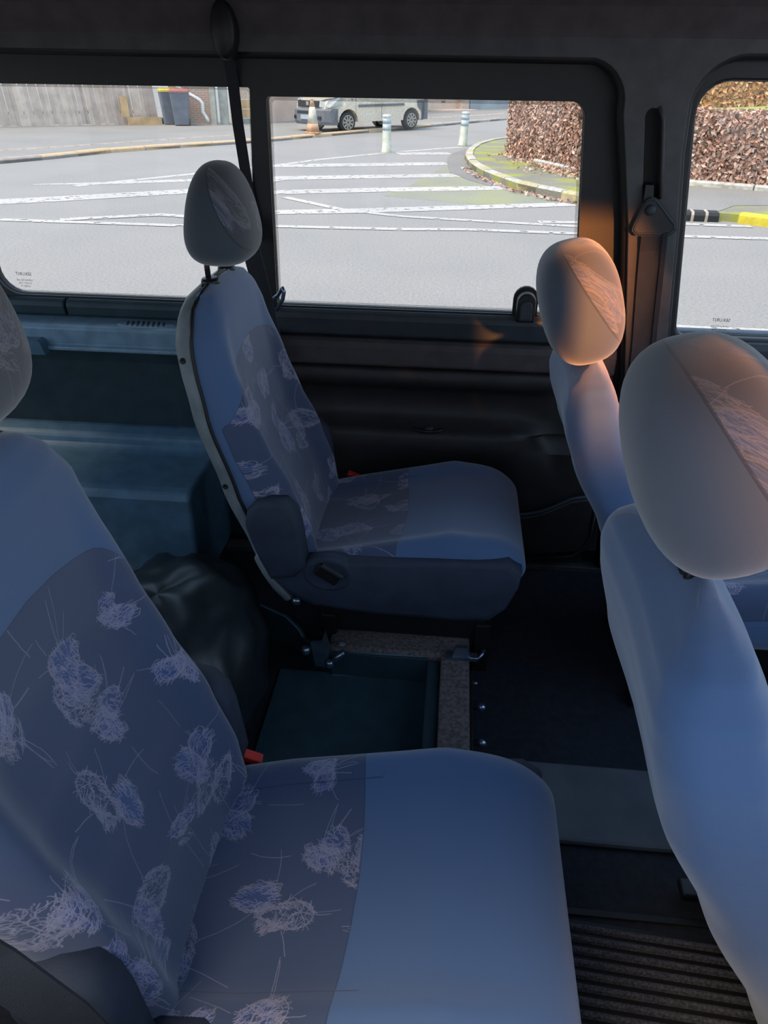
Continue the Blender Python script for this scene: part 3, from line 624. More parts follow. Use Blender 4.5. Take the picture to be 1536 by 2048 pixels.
def vanpt(x, z, u):
    tuck = 0.0
    if z > 1.05: tuck = (z - 1.05) * .13
    uu = u
    if u < W_ / 2: uu = u + tuck
    else: uu = u - tuck
    if x > 1.6: uu += (0.16 if u < W_ / 2 else -.16) * ((x - 1.6) / .7) ** 2
    return (x, vs(uu), z)
rings = [[vanpt(x * (.985 if u in (0.0, W_) else 1), z - (.02 if (u in (0.0, W_) and z > 1) else 0), u) for x, z in full] for u in (0.0, .10, W_ / 2, W_ - .10, W_)]
o = loft('body', rings, M_white, van, smooth=False)
def vbox(name, x0, x1, u0, u1, z0, z1, mat, bev=.02):
    a, b2 = sorted((vs(u0), vs(u1))); return box(name, x0, x1, a, b2, z0, z1, mat, van, bev)
def vsidepoly(name, pts, mat, off=-.012):
    V = [vanpt(x, z, 0)[:1] + (vanpt(x, z, 0)[1] + vs(off + t_),) + (z,) for t_ in (0, .02) for x, z in pts]; n = len(pts)
    return mesh_obj(name, V, [tuple(range(n)), tuple(range(2 * n - 1, n - 1, -1))] + [(i, (i + 1) % n, n + (i + 1) % n, n + i) for i in range(n)], mat, van)
# bumpers wrap round the corners
def bumper(x_in, x_out, z0, z1, name):
    s = 1 if x_out > 0 else -1; rings = []
    for u in (-.02, .12, .35, W_ / 2, W_ - .35, W_ - .12, W_ + .02):
        k = min(1, min(u + .02, W_ + .02 - u) / .36); xo = x_out - s * .26 * (1 - k) ** 2
        rings.append([(x_in, vs(u), z0), (xo - s * .06, vs(u), z0), (xo, vs(u), z0 + .1), (xo, vs(u), z1 - .05), (xo - s * .05, vs(u), z1), (x_in, vs(u), z1)])
    return loft(name, rings, M_greybump, van, smooth=False)
bumper(1.90, 2.46, .26, .76, 'front_bumper'); bumper(-1.92, -2.30, .32, .92, 'rear_bumper')
vsidepoly('bumper_side', [(2.25, .30), (2.25, .76), (1.87, .76), (1.90, .55), (1.86, .32)], M_greybump, -.02)
vsidepoly('rear_quarter_trim', [(-1.9, .34), (-1.93, .62), (-1.72, .80), (-1.70, .98), (-2.19, 1.0), (-2.21, .34)], M_greybump, -.02)
vbox('grille', 2.24, 2.40, .35, W_ - .35, .80, 1.0, M_black); vbox('lower_grille', 2.40, 2.475, .40, W_ - .4, .60, .68, M_black, .005)
vbox('number_plate', 2.44, 2.49, .58, 1.12, .42, .56, M_bband, .004); vbox('badge', 2.37, 2.43, W_ / 2 - .06, W_ / 2 + .06, .85, .97, M_rim, .02)
vbox('fog_lamp', 2.38, 2.46, .2, .34, .42, .54, M_black, .02); vbox('fog_lamp', 2.38, 2.46, W_ - .34, W_ - .2, .42, .54, M_black, .02)
for u0, u1 in ((.0, .32), (W_ - .32, W_)):
    a = u0 < .5
    rr_ = [[(1.88 if a else 2.0, vs(u0 if a else u0 + .2), z) for z in (.84, 1.12)], ]
    V = [(1.72, vs(.005 if a else W_ - .005), .90), (1.72, vs(.01 if a else W_ - .01), 1.13), (2.20, vs(.20 if a else W_ - .20), 1.06), (2.33, vs(.34 if a else W_ - .34), 1.0), (2.36, vs(.34 if a else W_ - .34), .82), (2.15, vs(.08 if a else W_ - .08), .80)]
    V2 = [(x + .03, y + vs(-.035 if a else .035), z) for x, y, z in V]; n = 6
    mesh_obj('headlamp', V + V2, [tuple(range(n)), tuple(range(n, 2 * n))] + [(i, (i + 1) % n, n + (i + 1) % n, n + i) for i in range(n)], M_lamp, van)
vsidepoly('side_window', [(1.05, 1.30), (.68, 1.72), (.05, 1.76), (.02, 1.28)], M_vglass); 
V = [(1.36, vs(.16), 1.30), (1.36, vs(W_ - .16), 1.30), (.80, vs(W_ - .24), 1.80), (.80, vs(.24), 1.80)]
mesh_obj('windscreen', V + [(x + .03, y, z + .03) for x, y, z in V], [(0, 1, 2, 3), (4, 5, 6, 7), (0, 1, 5, 4), (1, 2, 6, 5), (2, 3, 7, 6), (3, 0, 4, 7)], M_vglass, van)
vsidepoly('rubbing_strip', [(1.02, .80), (1.02, .88), (-1.05, .90), (-1.05, .82)], M_greybump, -.03)
vsidepoly('fuel_cap', [(1.3, 1.02), (1.3, 1.06), (1.26, 1.06), (1.26, 1.02)], M_greybump)
vsidepoly('side_emblem', [(-.20, 1.10), (-.08, 1.17), (-.20, 1.24), (-.32, 1.17)], M_black)
for zx in ((1.12, .0), (-.02, 0)): vsidepoly('door_gap', [(zx[0], .45), (zx[0] + .012, .45), (zx[0] - .02, 1.25), (zx[0] - .032, 1.25)], M_greybump, -.004)
vsidepoly('tail_lamp', [(-2.06, 1.02), (-2.06, 1.55), (-2.14, 1.5), (-2.18, 1.02)], M_redlid)
for cx in (1.45, -1.45):
    for u in (.02, W_ - .22):
        Mx = Matrix.Translation((cx, vs(u), .33)) @ Matrix.Rotation(PI / 2 * SY * 1, 4, 'X')
        V, Fc = lathe_data([(.20, 0), (.31, 0), (.33, -.04), (.33, -.16), (.31, -.2), (.20, -.2)], 24, Matrix.Translation((cx, vs(u), .33)) @ Matrix.Rotation(PI / 2 * SY, 4, 'X'))
        wh = mesh_obj('wheel', V, Fc, M_tyre, van, True)
        V = []; Fc = []
        for k in range(9):
            a = 2 * PI * k / 9; b0 = len(V)
            for r0, hw_ in ((.03, .022), (.22, .03)):
                for s in (-1, 1):
                    for dd in (-.012, .03): V.append((cx + r0 * math.cos(a) - s * hw_ * math.sin(a), vs(u + dd), .33 + r0 * math.sin(a) + s * hw_ * math.cos(a)))
            Fc += [(b0, b0 + 2, b0 + 6, b0 + 4), (b0 + 1, b0 + 5, b0 + 7, b0 + 3), (b0, b0 + 4, b0 + 5, b0 + 1), (b0 + 2, b0 + 3, b0 + 7, b0 + 6)]
        b0 = len(V)
        for r0 in (.205, .235):
            for k in range(24): V.append((cx + r0 * math.cos(2 * PI * k / 24), vs(u - .012), .33 + r0 * math.sin(2 * PI * k / 24)))
        for k in range(24): Fc.append((b0 + k, b0 + (k + 1) % 24, b0 + 24 + (k + 1) % 24, b0 + 24 + k))
        mesh_obj('hubcap', V, Fc, M_rim, wh)
vbox('mirror', .98, 1.12, -.16, -.02, 1.25, 1.45, M_greybump, .03)
endt()

# ================================================================ SETTING: the car body
NX0, NX1 = -1.75, 1.55
# headliner: flat roof that curves down to the cant rail over the far windows
pr_ = [(0.16, 1.93), (1.72, 1.93), (1.86, 1.915), (1.95, 1.885), (2.0, 1.85), (2.025, 1.81), (2.035, 1.775), (2.06, 1.75), (2.20, 1.75), (2.20, 1.99), (.10, 1.99), (.10, 1.80), (.16, 1.80)]
cl = extr_profile('ceiling', pr_, NX0, 1.0, M_head, smooth=False); struct(cl); add_bevel(cl, .02, 3)
# cant rail and B pillar in one moulding; hole A = sliding door opening with the rear quarter, hole B = front door opening
def holeA():
    P_ = [(-1.70, .36), (.515, .36), (.485, 1.00), (.455, 1.20), (.425, 1.40), (.392, 1.55), (.372, 1.64)]
    for i in range(1, 8):
        a = math.radians(90 * i / 8); P_.append((.372 - .10 + .10 * math.cos(a), 1.655 + .10 * math.sin(a)))
    return P_ + [(-1.70, 1.762)]
def holeB():
    P_ = [(1.40, .36), (1.40, 1.765), (.66, 1.765)]
    for i in range(1, 8):
        a = math.radians(90 + 90 * i / 8); P_.append((.66 + .115 * math.cos(a), 1.65 + .115 * math.sin(a)))
    return [(x - (.030 if x < 1 else 0), z) for x, z in P_ + [(.553, 1.56), (.575, 1.40), (.597, 1.20), (.62, 1.0), (.65, .36)]]
slot = rrect(.450, .490, 1.455, 1.655, [.02, .02, .008, .008], 6, skew0=-.030, skew1=-.030)
pil = panel('wall_left_pillar', [(-1.74, .30), (1.45, .30), (1.45, 1.80), (-1.74, 1.80)], [holeA(), holeB(), slot], 2.03, 2.075, M_pillar); pil.name = 'trim_1'; struct(pil); add_bevel(pil, .012, 3)
# dark rubber seals round both openings
V, Fc = tube_data([(x + (.0), 2.058, z) for x, z in holeA()[1:]], .013, 8); struct(mesh_obj('trim_2', V, Fc, M_rubber, None, True))
V, Fc = tube_data([(x, 2.058, z) for x, z in holeB()], .013, 8); struct(mesh_obj('trim_3', V, Fc, M_rubber, None, True))
box_ = box('slot_back', .41, .51, 2.072, 2.10, 1.43, 1.68, M_rubber, pil, .002)
tube('slot_rim', [(.493, 2.03, 1.46), (.479, 2.027, 1.55), (.466, 2.027, 1.63), (.452, 2.03, 1.658)], .0045, M_pillar, pil, 8)
# window surround panels, black, glass set in them
w2 = rrect(-.497, .338, 1.145, 1.665, [.035, .012, .012, .02], 7, skew0=.003, skew1=-.048)
w1 = rrect(-1.325, -.556, 1.148, 1.684, [.008, .03, .075, .008], 7, skew0=.03, skew1=.022)
surr = panel('wall_left_surround', [(-1.72, 1.10), (.47, 1.10), (.42, 1.40), (.40, 1.79), (-1.72, 1.79)], [w1, w2], 2.10, 2.135, M_black); surr.name = 'wall_left'; struct(surr)
w3 = rrect(.615, 1.36, 1.105, 1.712, [.03, .075, .03, .03], 7, skew0=-.07, skew1=-.02)
dr2 = panel('door_2', [(.51, 1.05), (1.42, 1.05), (1.42, 1.79), (.48, 1.79)], [w3], 2.085, 2.13, M_black); struct(dr2); add_bevel(dr2, .008, 2)
def shrink(lp, d):
    cx = sum(p[0] for p in lp) / len(lp); cz = sum(p[1] for p in lp) / len(lp); xs = [p[0] for p in lp]; zs = [p[1] for p in lp]
    sx_ = 1 - 2 * d / (max(xs) - min(xs)); sz_ = 1 - 2 * d / (max(zs) - min(zs)); return [(cx + (x - cx) * sx_, cz + (z - cz) * sz_) for x, z in lp]
def window(idx, lp, fr_w, y=2.12):
    g_ = shrink(lp, -.006); n = len(g_); V = [(x, y, z) for x, z in g_] + [(x, y + .004, z) for x, z in g_]
    o = mesh_obj('window_%d' % idx, V, [tuple(range(n - 1, -1, -1)), tuple(range(n, 2 * n))] + [(i, (i + 1) % n, n + (i + 1) % n, n + i) for i in range(n)], M_glass); struct(o)
    if fr_w: ring_strip('frit_border', g_, shrink(lp, fr_w), y - .0006, M_frit, o)
    V, Fc = tube_data([(x, y - .006, z) for x, z in shrink(lp, -.002)], .0035, 6, close=True); mesh_obj('glazing_seal', V, Fc, M_rubber, o, True)
    return o
win1 = window(1, w1, .008); win2 = window(2, w2, .010); win3 = window(3, w3, 0)
# etched maker's mark, read from inside so mirrored
def etch(x, z, parent, s=1.0, body=None):
    rows = [(body or 'SEKURIT', .0085), ('LAMINATED 43R', .0045), ('E2 DOT 2106', .0045), ('LS 0081 M', .0045)]
    zz = z
    for txt, sz in rows:
        cu = bpy.data.curves.new('etched_text', 'FONT'); cu.body = txt; cu.size = sz * s; cu.extrude = .0001; cu.align_x = 'CENTER'
        tmp = bpy.data.objects.new('tmp', cu); COL.objects.link(tmp); bpy.context.view_layer.update()
        me = bpy.data.meshes.new_from_object(tmp); bpy.data.objects.remove(tmp)
        V = [(x - v.co.x, 2.1185, zz + v.co.y) for v in me.vertices]; Fc = [tuple(p.vertices) for p in me.polygons]
        mesh_obj('etched_text', V, Fc, M_etch, parent); zz -= sz * s * 1.25
etch(-1.245, 1.198, win1, 1.5); etch(.735, 1.140, win3, 1.5)
# window catch on the sliding door glass
lc = thing('window_latch', 'black rounded window catch at the lower front corner of the middle window', 'latch', (.20, 2.10, 1.14))
bm = bmesh.new()
def arch_pts(cx, z0, wd, h): return [(cx - wd, z0)] + [(cx + wd * math.cos(math.radians(a)), z0 + h - wd + wd * math.sin(math.radians(a))) for a in range(180, -1, -20)] + [(cx + wd, z0)]
def xz_solid(name, pts, y0, y1, mat, parent=None, smooth=False, inset=0.0):
    cx = sum(p[0] for p in pts) / len(pts); cz = sum(p[1] for p in pts) / len(pts)
    r0 = [(x, y1, z) for x, z in pts]; r1 = [(x, y0 + inset, z) for x, z in pts]; rr = [r0, r1]
    if inset: rr.append([(cx + (x - cx) * .93, y0 + inset * .25, cz + (z - cz) * .93) for x, z in pts]); rr.append([(cx + (x - cx) * .8, y0, cz + (z - cz) * .8) for x, z in pts])
    return loft(name, rr, mat, parent, smooth)
xz_solid('catch_body', arch_pts(.2, 1.125, .026, .085), 2.068, 2.105, M_black, lc, False, .012)
xz_solid('catch_base', arch_pts(.2, 1.125, .034, .094), 2.106, 2.118, M_rubber, lc)
xz_solid('lever', arch_pts(.2, 1.135, .017, .055), 2.058, 2.075, M_dark, lc, False, .006); endt()

# sliding door lining under the middle window
dprof = [(2.105, 1.14), (2.085, 1.142), (2.072, 1.135), (2.068, 1.12), (2.075, 1.075), (2.085, 1.068), (2.13, 1.068), (2.13, 1.14)]
door = thing('door_1', '', ''); del door['label']; del door['category']; struct(door)
dp1 = extr_profile('upper_pad', dprof, -.50, .46, M_dark, door); add_bevel(dp1, .006, 3)
d2 = extr_profile('grey_strip', [(2.13, 1.066), (2.07, 1.066), (2.058, 1.060), (2.050, 1.045), (2.050, .998), (2.056, .992), (2.13, .992)], -.50, .46, M_silver, door); add_bevel(d2, .004, 2); d2['label'] = 'glossy grey horizontal strip'
lower = [(2.15, .986), (2.066, .986), (2.056, .978), (2.054, .95), (2.062, .93), (2.095, .918), (2.105, .90), (2.105, .845), (2.095, .822), (2.05, .808), (2.035, .800), (2.028, .785), (2.030, .74), (2.042, .66), (2.052, .56), (2.056, .36), (2.15, .36)]
nx = 24; rings = []
for i in range(nx + 1):
    x = -.50 + .96 * i / nx; f = max(0, min(1, (x - .20) / .12)); f = f * f * (3 - 2 * f)       # the recess and arm rest end towards the front
    rings.append([(x, y + (f * (2.075 - y) if .78 < z < .95 and y > 2.0 else 0) + (f * .03 if .6 < z <= .79 else 0), z) for y, z in lower])
lowp = loft('lower_panel', rings, M_brown, door, smooth=True); md = lowp.modifiers.new('es', 'EDGE_SPLIT'); md.split_angle = math.radians(50)
# handle cup
V, Fc = lathe_data([(.036, 0), (.041, .004), (.038, .010), (.026, .009), (.018, .002), (.014, -.004)], 28, Matrix.Translation((-.052, 2.052, .800)) @ Matrix.Diagonal((1.15, .55, 1, 1)))
cup = mesh_obj('handle_cup', V, Fc, M_black, door, True); cup['label'] = 'black oval handle cup'
V, Fc = lathe_data([(.013, 0), (.015, .006), (.010, .010), (.003, .010)], 18, Matrix.Translation((-.050, 2.052, .805))); mesh_obj('handle_knob', V, Fc, M_dark, cup, True)
# storage pocket low in the door
pk = []
for i in range(17):
    x = .10 + .36 * i / 16; f = (i / 16); rimz = .600 - .045 * math.sin(PI * min(1, f * 1.25)) + .02 * f; yo = 1.985 + .045 * f ** 3
    pk.append([(x, 2.055, .40), (x, yo + .02, .40), (x, yo, .43), (x, yo, rimz - .01), (x, yo + .004, rimz), (x, yo + .012, rimz), (x, yo + .016, rimz - .01), (x, yo + .016, .45), (x, 2.055, .45)])
loft('door_pocket', pk, M_brown, door, smooth=False)
tube('pocket_rim', [(.10 + .36 * i / 16, 1.990 + .045 * (i / 16) ** 3, .602 - .045 * math.sin(PI * min(1, i / 16 * 1.25)) + .02 * i / 16) for i in range(17)], .006, M_dark, door, 8)
lp = [(.30, 2.03, .395), (.36, 2.025, .395), (.42, 2.025, .405), (.45, 2.025, .43), (.47, 2.03, .48), (.472, 2.035, .56)]
tube('lower_lip', lp, .004, M_brown, door, 8)
# front door lining, just visible on the right
fd_ = thing('x', '', ''); del fd_['label']; del fd_['category']; fd_.name = 'door_3'; struct(fd_)
e1 = extr_profile('upper_pad', [(2.13, 1.098), (2.06, 1.098), (2.05, 1.085), (2.055, 1.03), (2.13, 1.02)], .56, 1.42, M_dark, fd_); add_bevel(e1, .005, 2)
e2 = extr_profile('grey_strip', [(2.13, 1.02), (2.03, 1.02), (2.02, 1.01), (2.02, .955), (2.03, .945), (2.13, .945)], .64, 1.42, M_blueplastic, fd_); add_bevel(e2, .005, 2)
e3 = extr_profile('lower_panel', [(2.13, .944), (2.03, .944), (2.02, .90), (2.04, .36), (2.13, .36)], .64, 1.42, M_brown, fd_); add_bevel(e3, .01, 2)

# rear quarter lining: padded band, ledge, wheel arch box
dprofq = [(2.105, 1.143), (2.085, 1.144), (2.074, 1.138), (2.070, 1.125), (2.076, 1.100), (2.085, 1.095), (2.13, 1.095), (2.13, 1.143)]
q1 = extr_profile('a', dprofq, -1.115 + .003, -.50, M_darkteal); q1.name = 'trim_4'; struct(q1); add_bevel(q1, .005, 2)
q1b = extr_profile('a', dprofq, -1.72, -1.118, M_darkteal); q1b.name = 'trim_5'; struct(q1b); add_bevel(q1b, .005, 2)
M_ledge = simple('pale_blue_ledge', (0.24, 0.38, 0.50), 0.35, bump=0.3, bscale=600)
ledge = thing('side_ledge', 'blue-grey plastic ledge below the left window with a slotted vent', 'ledge', (-1.1, 2.05, 1.0))
lg = extr_profile('ledge_top', [(2.13, 1.092), (2.0, 1.094), (1.988, 1.091), (1.984, 1.084), (1.990, 1.046), (1.992, 1.040), (1.978, 1.036), (1.978, 1.026), (2.0, 1.020), (2.13, 1.004)], -1.72, -.50, M_ledge, ledge); add_bevel(lg, .003, 2)
# oval vent with six slots
V, Fc = lathe_data([(.0, .0), (.060, .0), (.064, .0008), (.062, .003), (.056, .0036), (.0, .0036)], 36, Matrix.Translation((-.862, 2.030, 1.0925)) @ Matrix.Diagonal((1.3, .56, 1, 1)))
vent = mesh_obj('vent', V, Fc, M_ledge, ledge, True)
for k in range(8):
    cx = -.862 - .053 + k * .0150; hh = .027 * math.sqrt(max(.1, 1 - ((cx + .862) / .076) ** 2))
    V = []; 
    for zz in (1.0940, 1.0968):
        for j in range(12):
            a = 2 * PI * j / 12; px_ = .0034 * math.cos(a); py_ = hh * sgnp(math.sin(a), .5)
            V.append((cx + px_ + py_ * -.28, 2.030 + py_, zz))
    mesh_obj('slot', V, [tuple(range(12)), tuple(range(12, 24))] + [(i, (i + 1) % 12, 12 + (i + 1) % 12, 12 + i) for i in range(12)], M_rubber, vent)
# bracket that holds the load cover
endt()
bk_ = thing('cover_bracket', 'blue-grey plastic bracket under the ledge, at its left end', 'bracket', (-1.20, 1.97, 1.02))
bm = bmesh.new()
prof_b = [(-1.245, 1.020), (-1.135, 1.020), (-1.145, 1.054), (-1.153, 1.060), (-1.245, 1.058)]
panel('bracket_plate', prof_b, [[(-1.225, 1.030), (-1.180, 1.030), (-1.183, 1.048), (-1.225, 1.048)]], 1.950, 1.992, M_blueplastic, bk_)
box('hook', -1.222, -1.205, 1.965, 1.995, 1.028, 1.040, M_black, bk_, .002); endt()
qx = extr_profile('b', [(2.16, 1.02), (2.07, 1.02), (2.085, .96), (2.09, .755), (2.16, .755)], -1.72, -.70, M_darkteal); qx.name = 'wall_left_upper_lining'; struct(qx)
qw = extr_profile('b', [(2.16, .755), (2.075, .755), (2.045, .745), (2.03, .735), (2.028, .715), (2.02, .705), (1.995, .70), (1.80, .70), (1.775, .694), (1.765, .675), (1.77, .36), (2.16, .36)], -1.72, -.70, M_box); qw.name = 'wall_left_lining'; struct(qw); add_bevel(qw, .012, 3)
qv = extr_profile('c', [(2.16, 1.004), (2.10, 1.004), (2.10, .36), (2.16, .36)], -.70, -.49, M_darkteal); qv.name = 'wall_left_panel'; struct(qv)
# floor
fl = box('floor', NX0, NX1, .12, 2.18, .30, .345, M_floor, None, 0); struct(fl)
# outside skin below the windows and the closing walls (seen only from other places)
struct(box('wall_outer', NX0, NX1, 2.16, 2.20, .25, 1.10, M_greybump, None, .01))
rear = panel('wall_back', [(.12, .30), (2.20, .30), (2.20, 1.95), (.12, 1.95)], [[(.35, 1.1), (1.95, 1.1), (1.85, 1.72), (.45, 1.72)]], 0, .05, M_darkteal)
for v in rear.data.vertices: v.co = Vector((NX0 - .02 + v.co.y, v.co.x, v.co.z))
struct(rear)
nw = panel('wall_right', [(NX0, .30), (NX1, .30), (NX1, 1.10), (.95, 1.83), (NX0, 1.83)], [[(-.82, 1.08), (.50, 1.08), (.46, 1.765), (-.82, 1.765)], [(-1.6, 1.12), (-.92, 1.12), (-.92, 1.70), (-1.5, 1.70)], [(.62, 1.12), (1.35, 1.12), (.88, 1.70), (.60, 1.70)]], .10, .15, M_greybump); struct(nw)
struct(box('wall_front', NX1 - .05, NX1, .12, 2.18, .30, 1.0, M_dark, None, .02))

# ---------------------------------------------------------------- belts on the far wall
def strap(name, pts, wd, th, mat, parent=None, wdir=(1, 0, 0)):
    wv = Vector(wdir).normalized(); rings = []
    pts = [Vector(p) for p in pts]
    for i, p in enumerate(pts):
        t_ = (pts[min(i + 1, len(pts) - 1)] - pts[max(i - 1, 0)]).normalized(); n_ = t_.cross(wv).normalized(); w2_ = n_.cross(t_).normalized()
        rings.append([tuple(p + w2_ * a * wd / 2 + n_ * b2 * th / 2) for a, b2 in ((-1, -1), (1, -1), (1, 1), (-1, 1))])
    return loft(name, rings, mat, parent, smooth=False)
fb_ = thing('seat_belt', 'front seat belt hanging from its triangular guide on the grey pillar', 'seat belt', (.48, 2.02, 1.4))
tri = [(.467, 1.462), (.478, 1.458), (.530, 1.405), (.533, 1.393), (.522, 1.383), (.446, 1.381), (.436, 1.390), (.438, 1.402), (.456, 1.455)]
V = [(x, y, z) for y in (2.004, 2.016) for x, z in tri]; n = len(tri)
gd_ = mesh_obj('guide', V, [tuple(range(n)), tuple(range(2 * n - 1, n - 1, -1))] + [(i, (i + 1) % n, n + (i + 1) % n, n + i) for i in range(n)], M_black, fb_); add_bevel(gd_, .005, 2)
V, Fc = tube_data([(x, 2.006, z) for x, z in tri], .0042, 8, close=True); mesh_obj('guide_rim', V, Fc, M_dark, fb_, True)
lathe('guide_bolt', [(.013, 0), (.012, .006), (.004, .008)], M_dark, gd_, 16, Matrix.Translation((.467, 2.004, 1.437)) @ Matrix.Rotation(PI / 2, 4, 'X'))
xz_solid('height_slider', [(.449, 1.452), (.473, 1.452), (.467, 1.492), (.448, 1.492)], 2.014, 2.07, M_black, fb_)
strap('webbing', [(.485, 2.006, 1.388), (.490, 2.018, 1.34), (.500, 2.02, 1.24), (.515, 2.02, 1.10), (.53, 2.02, .90), (.555, 2.018, .6)], .058, .0025, M_webg, fb_)
strap('webbing_edge', [(.512, 2.001, 1.385), (.522, 2.010, 1.30), (.535, 2.012, 1.15), (.56, 2.012, .9)], .012, .0025, M_web, fb_); endt()
rb_ = thing('seat_belt', 'rear seat belt running down the slim pillar behind the dark headrest', 'seat belt', (-.56, 2.08, 1.5))
xz_solid('top_mount', [(-.56 + .030 * math.cos(2 * PI * k / 20), 1.80 + .062 * math.sin(2 * PI * k / 20)) for k in range(20)], 1.985, 2.07, M_black, rb_, True, .02)
strap('webbing', [(-.566, 2.03, 1.78), (-.571, 2.085, 1.70), (-.567, 2.088, 1.60), (-.553, 2.088, 1.45), (-.535, 2.07, 1.32)], .028, .003, M_web, rb_)
strap('webbing_lower', [(-.545, 2.0, 1.38), (-.525, 1.98, 1.30), (-.502, 1.97, 1.20), (-.48, 1.96, 1.08)], .046, .003, M_web, rb_)
tube('belt_hook', [(-.487, 2.0, 1.185), (-.468, 1.995, 1.200), (-.458, 1.99, 1.215), (-.452, 1.985, 1.222), (-.449, 1.985, 1.212), (-.455, 1.99, 1.190), (-.475, 1.995, 1.160)], .0055, M_steel, rb_, 8); endt()

# ================================================================ SEATS
def headrest(parent, cx, cy, cz, hx, hy, hz, tilt, egg=0.0, wedge=0.0, seamx=.15, name='headrest', mat=None):
    nu, nv = 40, 28; V = []; pat = []; sea = []; uv = []
    for j in range(nv + 1):
        ph = -PI / 2 + PI * j / nv; sz_ = sgnp(math.sin(ph), .80); cr = abs(math.cos(ph)) ** .72
        for i in range(nu):
            th = 2 * PI * i / nu; u = sgnp(math.cos(th), .82) * cr; v = sgnp(math.sin(th), .80) * cr
            sxl = hx * (1 + wedge * -sz_); x = u * sxl; y = v * hy * (1 - egg * sz_ ** 1); z = sz_ * hz
            if u > 0: x *= 1.12 - .12 * sz_
            pt = u * .8 + sz_ * .5 - seamx
            xx = x * math.cos(tilt) - z * math.sin(tilt); zz = x * math.sin(tilt) + z * math.cos(tilt)
            V.append((cx + xx, cy + y, cz + zz)); pat.append(pt * .06); sea.append(1.0); uv.append((y + .3, z + .9 + x))
    Fc = []
    for j in range(nv):
        for i in range(nu): Fc.append((j * nu + i, j * nu + (i + 1) % nu, (j + 1) * nu + (i + 1) % nu, (j + 1) * nu + i))
    o = mesh_obj(name, V, Fc, mat or M_headfab, parent, True, attrs={'pat': pat, 'seam': sea}, uvs=uv)
    # welted seam bead that stands proud between plain and printed cloth
    return o

